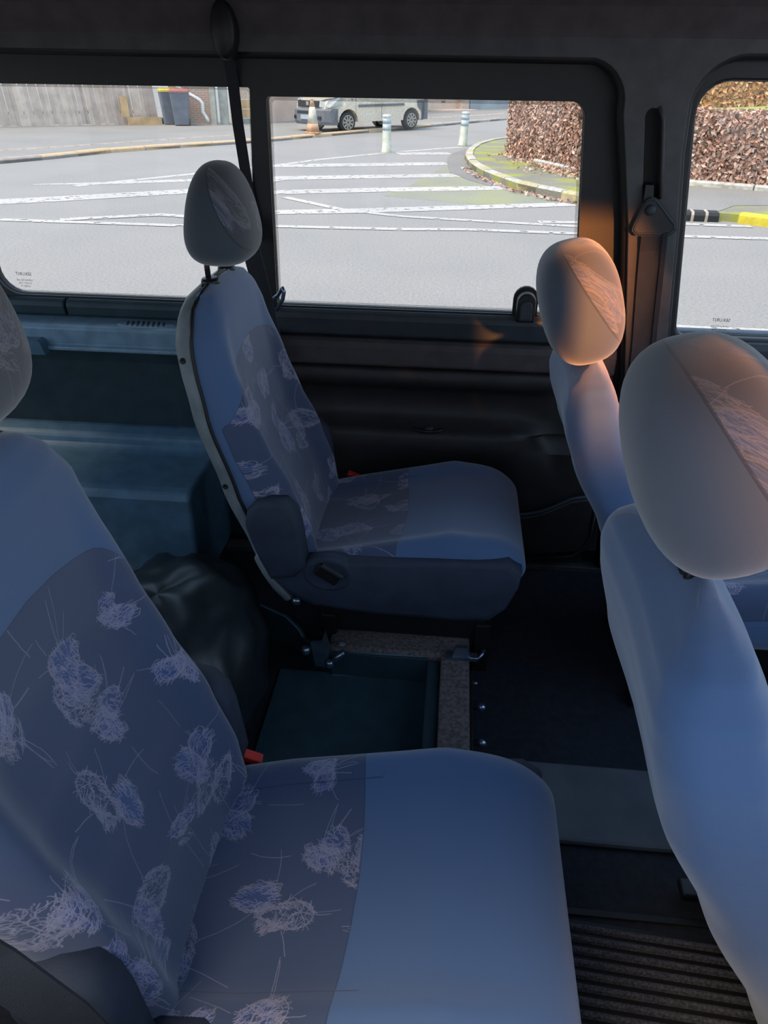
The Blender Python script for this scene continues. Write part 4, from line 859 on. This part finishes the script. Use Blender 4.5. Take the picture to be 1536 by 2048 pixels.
def make_seat(y0, label, kind, near=False):
    """kind 'rear' or 'front'; coordinates below are the car's own"""
    root = thing('car_seat', label, 'car seat', ((-.12 if kind == 'rear' else .72), y0, .345))
    R = kind == 'rear'
    if R:
        xr = [(.62, -.392), (.66, -.408), (.74, -.436), (.91, -.490), (1.088, -.538), (1.229, -.562), (1.28, -.558), (1.315, -.543), (1.335, -.515)]
        xf = [(.62, -.300), (.70, -.300), (.80, -.325), (.90, -.365), (1.0, -.412), (1.10, -.440), (1.227, -.462), (1.28, -.467), (1.315, -.482), (1.335, -.508)]
        hw_ = [(.62, .185), (.75, .212), (.90, .226), (1.05, .230), (1.16, .222), (1.24, .205), (1.29, .170), (1.318, .135), (1.335, .07)]
        bol = [(.62, .02), (.80, .040), (.95, .045), (1.10, .030), (1.2, .012), (1.3, 0), (1.4, 0)]
        zt, zb = 1.335, .62; zpat = 1.20
        if near: xr = [(z + (.03 if z > 1.2 else 0), x) for z, x in xr]; xf = [(z + (.03 if z > 1.2 else 0), x) for z, x in xf]; hw_ = [(z + (.03 if z > 1.2 else 0), v) for z, v in hw_]; zt = 1.365
    else:
        xr = [(.45, .550), (.62, .465), (.86, .340), (1.0, .266), (1.08, .238), (1.12, .232), (1.16, .240), (1.185, .268), (1.20, .30)]
        xf = [(.45, .72), (.62, .64), (.86, .50), (1.0, .42), (1.08, .38), (1.14, .355), (1.18, .335), (1.20, .31)]
        hw_ = [(.45, .20), (.62, .215), (.86, .232), (1.0, .226), (1.08, .222), (1.14, .205), (1.175, .170), (1.192, .12), (1.20, .06)]
        if near: xr = [(z + (.03 if z > 1 else 0), x - .012) for z, x in xr]; xf = [(z + (.03 if z > 1 else 0), x) for z, x in xf]; hw_ = [(z + (.03 if z > 1 else 0), v + .014) for z, v in hw_]
        bol = [(.45, .02), (.80, .045), (1.0, .03), (1.1, 0)]
        zt, zb = (1.23 if near else 1.20), .45; zpat = 1.0
    nz_, nu = 72, 72; V = []; pat = []; sea = []; uv = []
    for j in range(nz_ + 1):
        f = j / nz_; z = zb + (zt - zb) * (1 - (1 - f) ** 1.5)
        a, b2, wd, bo = lerp_tab(xr, z), lerp_tab(xf, z), lerp_tab(hw_, z), lerp_tab(bol, z)
        mid = (a + b2) / 2; hf = max(.004, (b2 - a) / 2)
        for i in range(nu):
            th = 2 * PI * i / nu; u = sgnp(math.cos(th), .55); v = sgnp(math.sin(th), .55)
            x = mid + hf * u; y = wd * v
            if u > 0:
                q = (abs(v) - .84) / .15; x += bo * (math.exp(-q * q) - .35 * math.exp(-(v / .5) ** 2)) * min(1, u * 1.3)
            else:
                x += .012 * (1 - min(1, abs(v) / .8) ** 2) * (1 if R else 1.3) * min(1, -u * 1.3)
            zz = z + (.0 if u > 0 else 0)
            V.append((x, y0 + y, zz))
            pf = min((u - .15 if z < zpat - .12 else u - .15) * .06, zpat - .05 * v * v - .5 * max(0, abs(v) - .70) ** 1.5 - z)
            if zz < zb + .005: pf = pf
            pat.append(pf)
            if R: sea.append(1.0)
            else:
                sea.append((v - .80) * .2 if u < .2 else -1.0)
            uv.append((y + .3 + (0 if near else .37), z * 1.05 + (.13 if near else 0)))
    Fc = []
    for j in range(nz_):
        for i in range(nu): Fc.append((j * nu + i, j * nu + (i + 1) % nu, (j + 1) * nu + (i + 1) % nu, (j + 1) * nu + i))
    Fc.append(tuple(range(nu - 1, -1, -1))); Fc.append(tuple(nz_ * nu + k for k in range(nu)))
    mesh_obj('backrest', V, Fc, M_fab, root, True, attrs={'pat': pat, 'seam': sea}, uvs=uv)
    if R:
        # grey plastic shell hugging the rear of the backrest, with a black welt and screws
        depf = lambda z: .034 - .028 * max(0, (z - 1.25) / (zt - 1.25)) ** 1.3
        rings = []
        for j in range(41):
            z = .66 + (zt - .008 - .66) * j / 40; a = lerp_tab(xr, z); wd = lerp_tab(hw_, z) + .004; ring = []
            dep = depf(z)
            for i in range(25):
                th = PI * i / 24; v = -math.cos(th); v = sgnp(v, .5); bulge = sgnp(math.sin(th), .45)
                ring.append((a + dep - (dep + .012) * bulge, y0 + wd * v, z))
            for i in range(24, -1, -1):
                th = PI * i / 24; v = sgnp(-math.cos(th), .5); bulge = sgnp(math.sin(th), .45)
                ring.append((a + dep - (dep + .004) * bulge, y0 + (wd - .006) * v, z))
            rings.append(ring)
        sh = loft('back_shell', rings, M_shell, root, True); sh['label'] = 'light grey plastic back shell'
        zs_ = [.68 + (zt - .012 - .68) * k / 24 for k in range(25)]
        pp_ = [(lerp_tab(xr, z) + depf(z) + .003, y0 - (lerp_tab(hw_, z) + .001), z) for z in zs_]
        tube('piping', pp_ + [(pp_[-1][0] + .004, y0 - .07, zt - .004), (pp_[-1][0] + .006, y0, zt - .001), (pp_[-1][0] + .004, y0 + .07, zt - .004)] + [(x, 2 * y0 - y, z) for x, y, z in pp_[::-1]], .004, M_rubber, root, 8)
        for s in (-1, 1):
            for z in (1.205, .925):
                Mx = Matrix.Translation((lerp_tab(xr, z) + .016, y0 + s * (lerp_tab(hw_, z) + .003), z)) @ Matrix.Rotation(-s * PI / 2, 4, 'X')
                lathe('screw', [(.0065, -.002), (.0065, .002), (.005, .0025), (.003, .001)], M_rubber, sh, 14, Mx)
            # hinge cover
            hc = [(-.428, .80), (-.436, .835), (-.430, .872), (-.408, .897), (-.376, .905), (-.344, .897), (-.322, .872), (-.313, .835), (-.307, .780), (-.302, .735), (-.33, .700), (-.385, .690), (-.41, .745)]
            ys = y0 + s * .252; yi = y0 + s * .20; cx_, cz_ = -.37, .81
            rr = [[(x, yi, z) for x, z in hc], [(x, ys - s * .012, z) for x, z in hc], [(cx_ + (x - cx_) * .94, ys - s * .003, cz_ + (z - cz_) * .95) for x, z in hc], [(cx_ + (x - cx_) * .80, ys, cz_ + (z - cz_) * .84) for x, z in hc]]
            o = loft('hinge_cover', rr, M_sidecover, root, True)
            # grey tail of the side moulding below the hinge
            tl = [(-.428, .735), (-.418, .755), (-.400, .742), (-.385, .700), (-.355, .650), (-.340, .625), (-.352, .618), (-.385, .655), (-.412, .70)]
            o = loft('side_tail', [[(x, y0 + s * .19, z) for x, z in tl], [(x, y0 + s * .225, z) for x, z in tl], [(-.39 + (x + .39) * .85, y0 + s * .235, .69 + (z - .69) * .92) for x, z in tl]], M_shell, root, True)
    # cushion
    if R: X0, X1, Zt0, Zf = -.395, .205, .705, .795; zc = .61; dz = 0; WC = .225
    else: X0, X1, Zt0, Zf = .48, 1.12, .70, .76; zc = .55; dz = 0; WC = .225
    nj, nu = 56, 64; V = []; pat = []; sea = []; uv = []
    for j in range(nj + 1):
        f = j / nj; f = 1 - (1 - f) ** 1.6; f = min(f, 1); x = X0 + (X1 - X0) * f; ex = min(1, (X1 - x) / .10); ex2 = min(1, (x - X0) / .05)
        rd = math.sqrt(max(0, 1 - (1 - ex) ** 2.2)); rd2 = max(.25, math.sqrt(max(0, 1 - (1 - ex2) ** 2)))
        ztop = Zt0 + (Zf - Zt0) * max(0, min(1, (f - .1) / .6)); zbt = zc + (.0 if f < .6 else (f - .6) * .10)
        zm = zbt + (ztop - zbt) * .52; ht = (ztop - zm) * rd * rd2 + .002; hb = (zm - zbt) * (.55 * rd + .45 * rd) * rd2 + .002
        wd = WC * (.86 + .14 * rd) * (1 - .06 * max(0, (f - .8) / .2)) * (.93 + .07 * min(1, f / .3))
        for i in range(nu):
            th = 2 * PI * i / nu; s = sgnp(math.sin(th), .42 if math.sin(th) > 0 else .5); c_ = sgnp(math.cos(th), .5)
            y = wd * c_; z = zm + (ht if s > 0 else hb) * s
            if s > 0:
                q = (abs(c_) - .86) / .16; bo = .026 * min(1, f / .15) * (1 - .75 * max(0, (f - .72) / .28)); z += (bo * math.exp(-q * q) - .012 * math.exp(-(c_ / .55) ** 2)) * min(1, s * 1.5) * rd
            V.append((x + dz, y0 + y, z))
            xs_ = (X0 + (.30 if R else .345))
            pt = min(xs_ - x + .012 * math.cos(c_ * 2), (s - .25) * .05); pat.append(pt)
            sv_ = (abs(c_) - .70) * .2; sea.append(sv_ + math.copysign(max(0, f - .55) * 2, sv_) if s > .3 else ((s - .25) * .05 if s > -.5 else -1.0)); uv.append((y + .9 + (0 if near else .41), x + .7 + (0 if near else .21)))
    Fc = []
    for j in range(nj):
        for i in range(nu): Fc.append((j * nu + i, j * nu + (i + 1) % nu, (j + 1) * nu + (i + 1) % nu, (j + 1) * nu + i))
    Fc.append(tuple(range(nu - 1, -1, -1))); Fc.append(tuple(nj * nu + k for k in range(nu)))
    mesh_obj('seat_cushion', V, Fc, M_fab, root, True, attrs={'pat': pat, 'seam': sea}, uvs=uv)
    if R:
        # side valance covering the frame, buckle recess on it
        sv = [(-.40, .70), (-.36, .655), (-.30, .615), (-.15, .600), (.05, .596), (.13, .603), (.165, .640), (.188, .700), (.193, .745), (.16, .770), (.0, .765), (-.10, .757), (-.25, .745), (-.33, .735)]
        for s in (-1, 1):
            cx_, cz_ = -.08, .685
            if s > 0: sv = sv[:8] + [(.188, .740), (.16, .760), (.0, .745), (-.10, .72), (-.25, .68), (-.33, .66), (-.37, .66)]
            o = loft('side_panel', [[(x, y0 + s * .19, z) for x, z in sv], [(x, y0 + s * .226, z) for x, z in sv], [(cx_ + (x - cx_) * .985, y0 + s * .236, cz_ + (z - cz_) * .94) for x, z in sv], [(cx_ + (x - cx_) * .92, y0 + s * .240, cz_ + (z - cz_) * .80) for x, z in sv]], M_sidecover, root, True)
        Mx = Matrix.Translation((-.252, y0 - .232, .712)) @ Matrix.Rotation(PI / 2, 4, 'X') @ Matrix.Diagonal((1.15, .9, 1, 1))
        lathe('buckle_recess', [(.058, -.012), (.056, .002), (.048, .0105), (.041, .011), (.034, .009), (.02, .0085), (.001, .0085)], M_sidecover, root, 28, Mx)
        Mb = Matrix.Translation((-.252, y0 - .243, .718)) @ Matrix.Rotation(math.radians(33), 4, 'Y')
        bk2 = box('buckle_socket', -.030, .030, -.010, .014, -.016, .016, M_rubber, root, .004, Mb)
        box('socket_lip', -.024, .034, -.013, .010, .012, .022, M_dark, bk2, .003, Mb)
        # red release of the far side buckle
        Mr = Matrix.Translation((-.262 if not near else -.305, y0 + .238, .712 if not near else .690)) @ Matrix.Rotation(math.radians(20), 4, 'Y')
        bs = box('belt_buckle', -.018, .024, -.012, .012, -.05, .012, M_black, root, .004, Mr)
        box('release_button', -.014, .020, -.010, .010, .008, .020, M_red, bs, .002, Mr)
        # frame under the seat
        box('seat_frame', -.30, .12, y0 - .10, y0 + .10, .54, .615, M_rubber, root, .01)
        for sx_ in (-1, 1):
            box('mounting_rail', -.30, .13, y0 + sx_ * .10 - .012, y0 + sx_ * .10 + .012, .445, .60, M_rubber, root, .004)
            for xx in (-.275, .125):
                bb = box('floor_bracket', xx - .02, xx + .02, y0 + sx_ * .10 - .022, y0 + sx_ * .10 + .022, .345, .50, M_rubber, root, .004)
        lathe('frame_bolt', [(.010, 0), (.010, .008), (.006, .012), (.002, .012)], M_steel, root, 14, Matrix.Translation((-.330, y0 - .235, .628)) @ Matrix.Rotation(PI / 2, 4, 'X'))
    else:
        box('seat_frame', .52, 1.05, y0 - .18, y0 + .18, .48, .56, M_rubber, root, .01)
        for sx_ in (-1, 1):
            box('runner', .50, 1.08, y0 + sx_ * .17 - .02, y0 + sx_ * .17 + .02, .345 if not near else .361, .380, M_black, root, .004)
            for xx in (.58, 1.0): box('leg', xx - .02, xx + .02, y0 + sx_ * .17 - .012, y0 + sx_ * .17 + .012, .37, .49, M_black, root, .004)
    # headrest on posts
    if R:
        for s in (-.062, .062):
            tube('headrest_post', [(-.520, y0 + s, 1.31), (-.522, y0 + s, 1.36), (-.520, y0 + s, 1.385), (-.510, y0 + s, 1.42)], .0062, M_post, root, 10)
            lathe('collar', [(.018, -.010), (.020, .004), (.018, .010), (.009, .011)], M_black, root, 20, Matrix.Translation((-.517, y0 + s, zt - .008)) @ Matrix.Diagonal((1, 1.25, 1, 1)))
        headrest(root, -.497, y0 - (.01 if not near else .0), 1.460 if not near else 1.505, .064, .118, .100, -.03, egg=.22, wedge=.22, seamx=.36 if not near else -.1, mat=M_headshade)
    else:
        for s in (-.022, .022): tube('headrest_post', [(.292, y0 + s, 1.18), (.285, y0 + s, 1.26)], .006, M_post, root, 10)
        o = box('collar', -.016, .016, -.028, .028, -.008, .012, M_black, root, .007, Matrix.Translation((.292, y0, 1.232 if near else 1.195)))
        headrest(root, .262 if not near else .278, y0, 1.306 if not near else 1.370, .080, .135, .124 if not near else .120, .26, egg=.02, wedge=-.04, seamx=.26)
    endt(); return root
make_seat(1.650, 'rear seat beside the sliding door, seen whole, grey-blue cloth with scribble print', 'rear')
make_seat(0.635, 'rear seat nearest the camera, large in the lower left, headrest cut off', 'rear', True)
make_seat(1.625, 'front seat by the grey pillar, the smaller of the two headrests at right', 'front')
make_seat(0.760, 'front seat nearest the camera at the right edge, with the largest headrest', 'front', True)

# ================================================================ FLOOR FURNITURE
xb = thing('cross_beam', 'grey carpeted cross beam on the floor between the two rear seats', 'floor beam', (.06, 1.2, .345))
box('beam_core', .022, .094, .30, 1.62, .345, .440, M_carpet, xb, .004)
box('side_web', -.012, .022, .30, 1.47, .345, .425, M_darkteal, xb, .006)
box('carpet_wing', -.27, .094, 1.475, 1.99, .345, .438, M_carpet, xb, .01)
plate = box('anchor_plate', .094, .102, 1.10, 1.42, .36, .432, M_rubber, xb, .002)
for y, z in ((1.335, .405), (1.235, .392)):
    lathe('capped_bolt', [(.007, 0), (.007, .014), (.0105, .014), (.0105, .024), (.008, .031), (.002, .034)], M_steel, plate, 16, Matrix.Translation((.102, y, z)) @ Matrix.Rotation(PI / 2, 4, 'Y'))
lathe('small_screw', [(.005, 0), (.005, .010), (.003, .013)], M_steel, plate, 12, Matrix.Translation((.102, 1.395, .425)) @ Matrix.Rotation(PI / 2, 4, 'Y'))
endt()
al = thing('anchor_latch', 'small blue-steel seat latch on top of the carpeted cross beam', 'latch', (.08, 1.47, .44))
box('latch_foot', .035, .115, 1.455, 1.485, .440, .446, M_steel, al, .002)
loft('latch_hump', [[(.05, 1.462, .446), (.095, 1.462, .446), (.088, 1.468, .472), (.058, 1.468, .472)], [(.05, 1.482, .446), (.095, 1.482, .446), (.088, 1.480, .472), (.058, 1.480, .472)]], M_steel, al, False)
tube('latch_arm', [(.09, 1.46, .447), (.115, 1.458, .45), (.125, 1.468, .456), (.130, 1.48, .460)], .005, M_steel, al, 8); endt()
br = thing('seat_anchor', 'blue-steel seat anchor with two round bolts, at the rear foot of the far seat', 'bracket', (-.28, 1.45, .44))
loft('anchor_fork', [[(-.300, 1.452, .39), (-.268, 1.452, .39), (-.262, 1.452, .46), (-.272, 1.452, .505), (-.282, 1.452, .47), (-.31, 1.452, .465)], [(-.300, 1.462, .39), (-.268, 1.462, .39), (-.262, 1.462, .46), (-.272, 1.462, .505), (-.282, 1.462, .47), (-.31, 1.462, .465)]], M_steel, br, False)
tube('anchor_arm', [(-.265, 1.448, .40), (-.245, 1.448, .425), (-.225, 1.452, .445)], .008, M_steel, br, 8)
for x, z in ((-.322, .447), (-.262, .408)): lathe('round_bolt', [(.0125, 0), (.0125, .010), (.009, .016), (.002, .018)], M_steel, br, 16, Matrix.Translation((x, 1.452, z)) @ Matrix.Rotation(PI / 2, 4, 'X'))
lathe('pale_cap', [(.010, 0), (.010, .004), (.004, .006)], M_shell, br, 16, Matrix.Translation((-.235, 1.485, .441))); endt()

# moulded teal tray in the gap of the removed middle seat
tray = thing('floor_tray', 'dark teal moulded plastic tray in the floor between the rear seats', 'tray', (-.2, 1.25, .345))
box('tray_floor', -.40, -.012, .88, 1.476, .345, .352, M_teal, tray, .002)
# stepped back wall
o = box('tray_wall', -.258, -.012, 1.466, 1.478, .346, .427, M_darkteal, tray, .002); loft('tray_wall', [[(-.258, 1.464, z), (-.385, 1.572, z), (-.379, 1.580, z), (-.254, 1.474, z)] for z in (.346, .400)], M_darkteal, tray, False)
tube('tray_edge', [(-.012, 1.474, .352), (-.257, 1.466, .352), (-.385, 1.572, .352)], .0022, M_blueplastic, tray, 6)
tube('tray_top_edge', [(-.024, 1.476, .427), (-.245, 1.472, .427)], .0022, M_blueplastic, tray, 6)
endt()
cv = thing('plastic_side_cover', 'dark teal plastic side cover with a bright top edge, behind the far seat', 'cover', (-.45, 1.58, .345))
edge = [(-.64, 1.66, .475), (-.60, 1.645, .472), (-.54, 1.63, .462), (-.46, 1.60, .452), (-.40, 1.575, .445), (-.365, 1.555, .425), (-.35, 1.545, .405)]
rings = [[(x, y, .346), (x, y, z), (x + .006, y + .008, z), (x + .006, y + .008, .346)] for x, y, z in edge]
loft('cover_panel', rings, M_darkteal, cv, False); tube('cover_edge', [(x, y, z + .001) for x, y, z in edge], .003, M_blueplastic, cv, 6); endt()

# black plastic bag behind the near rear seat
def bag():
    nu, nv = 48, 30; V = []; c0 = Vector((-.62, 1.30, .50)); random.seed(3)
    dirs = [(Vector((random.gauss(0, 1), random.gauss(0, 1), random.gauss(0, 1))).normalized(), random.uniform(5, 13), random.uniform(0, 6)) for _ in range(14)]
    for j in range(nv + 1):
        ph = -PI / 2 + PI * j / nv
        for i in range(nu):
            th = 2 * PI * i / nu; d_ = Vector((math.cos(th) * math.cos(ph), math.sin(th) * math.cos(ph), math.sin(ph)))
            r = 1 + sum(.022 * abs(math.sin(d_.dot(a) * f + s)) for a, f, s in dirs) - .10
            p = Vector((d_.x * .205, d_.y * .30, sgnp(d_.z, .8) * .19)) * r + c0
            p.z = max(p.z, .348); V.append(tuple(p))
    Fc = [(j * nu + i, j * nu + (i + 1) % nu, (j + 1) * nu + (i + 1) % nu, (j + 1) * nu + i) for j in range(nv) for i in range(nu)]
    return mesh_obj('plastic_bag', V, Fc, M_bag, None, True)
tag(bag(), 'crumpled black plastic bag on the floor behind the near rear seat', 'bag')

# raised lighter patch that paints light reflected off the floor, and the ribbed mat
st = box('floor_sheen', .20, .66, 1.02, 1.225, .345, .362, M_pad, None, .008); tag(st, 'lighter grey patch painting reflected light on the floor between the rear and front seats', 'floor patch')
st2 = box('sill_step', .10, 1.1, .87, .885, .345, .350, M_rubber, None, .002); tag(st2, 'black edging strip along the ribbed mat', 'strip')
def ribmat():
    V = []; Fc = []; y = .30; x0, x1 = .16, 1.15; prof_ = []
    while y < .855:
        for u, v in ((0, .350), (.002, .3575), (.006, .3595), (.010, .3575), (.012, .350)): prof_.append((y + u, v))
        y += .0215
    n = len(prof_); nx_ = 2
    for i in range(nx_):
        x = x0 + (x1 - x0) * i
        for (yy, zz) in prof_: V.append((x, yy - .06 * (x - .3), zz))
        V.append((x, prof_[-1][0] - .06 * (x - .3), .346)); V.append((x, prof_[0][0] - .06 * (x - .3), .346))
    m_ = n + 2
    for k in range(m_): Fc.append((k, (k + 1) % m_, m_ + (k + 1) % m_, m_ + k))
    return V, Fc
rm = thing('ribbed_mat', 'dark ribbed carpet mat on the floor at the lower right', 'mat', (.6, .5, .346))
V, Fc = ribmat(); mesh_obj('ribs', V, Fc, M_mat, rm)
def gaps():
    V = []; Fc = []; y = .30
    while y < .855:
        b0 = len(V); a_, c_ = y + .0125, y + .0210
        for x in (.16, 1.15):
            for yy in (a_, c_): V.append((x, yy - .06 * (x - .3), .3512))
        Fc.append((b0, b0 + 2, b0 + 3, b0 + 1)); y += .0215
    return V, Fc
V, Fc = gaps(); mesh_obj('groove_shade', V, Fc, M_rubber, rm); endt()  # black strips paint the shade between the ribs

# belt webbing hanging beside the near rear seat, lower left corner
nb = thing('seat_belt', 'dark belt webbing hanging in the lower left corner in front of the near seat', 'seat belt', (-.33, .30, 1.1))
strap('webbing', [(-.40, .22, 1.60), (-.385, .25, 1.35), (-.365, .285, 1.19), (-.335, .30, 1.11), (-.30, .31, 1.02), (-.27, .32, .9)], .048, .003, M_web, nb, (1, .35, 0)); endt()
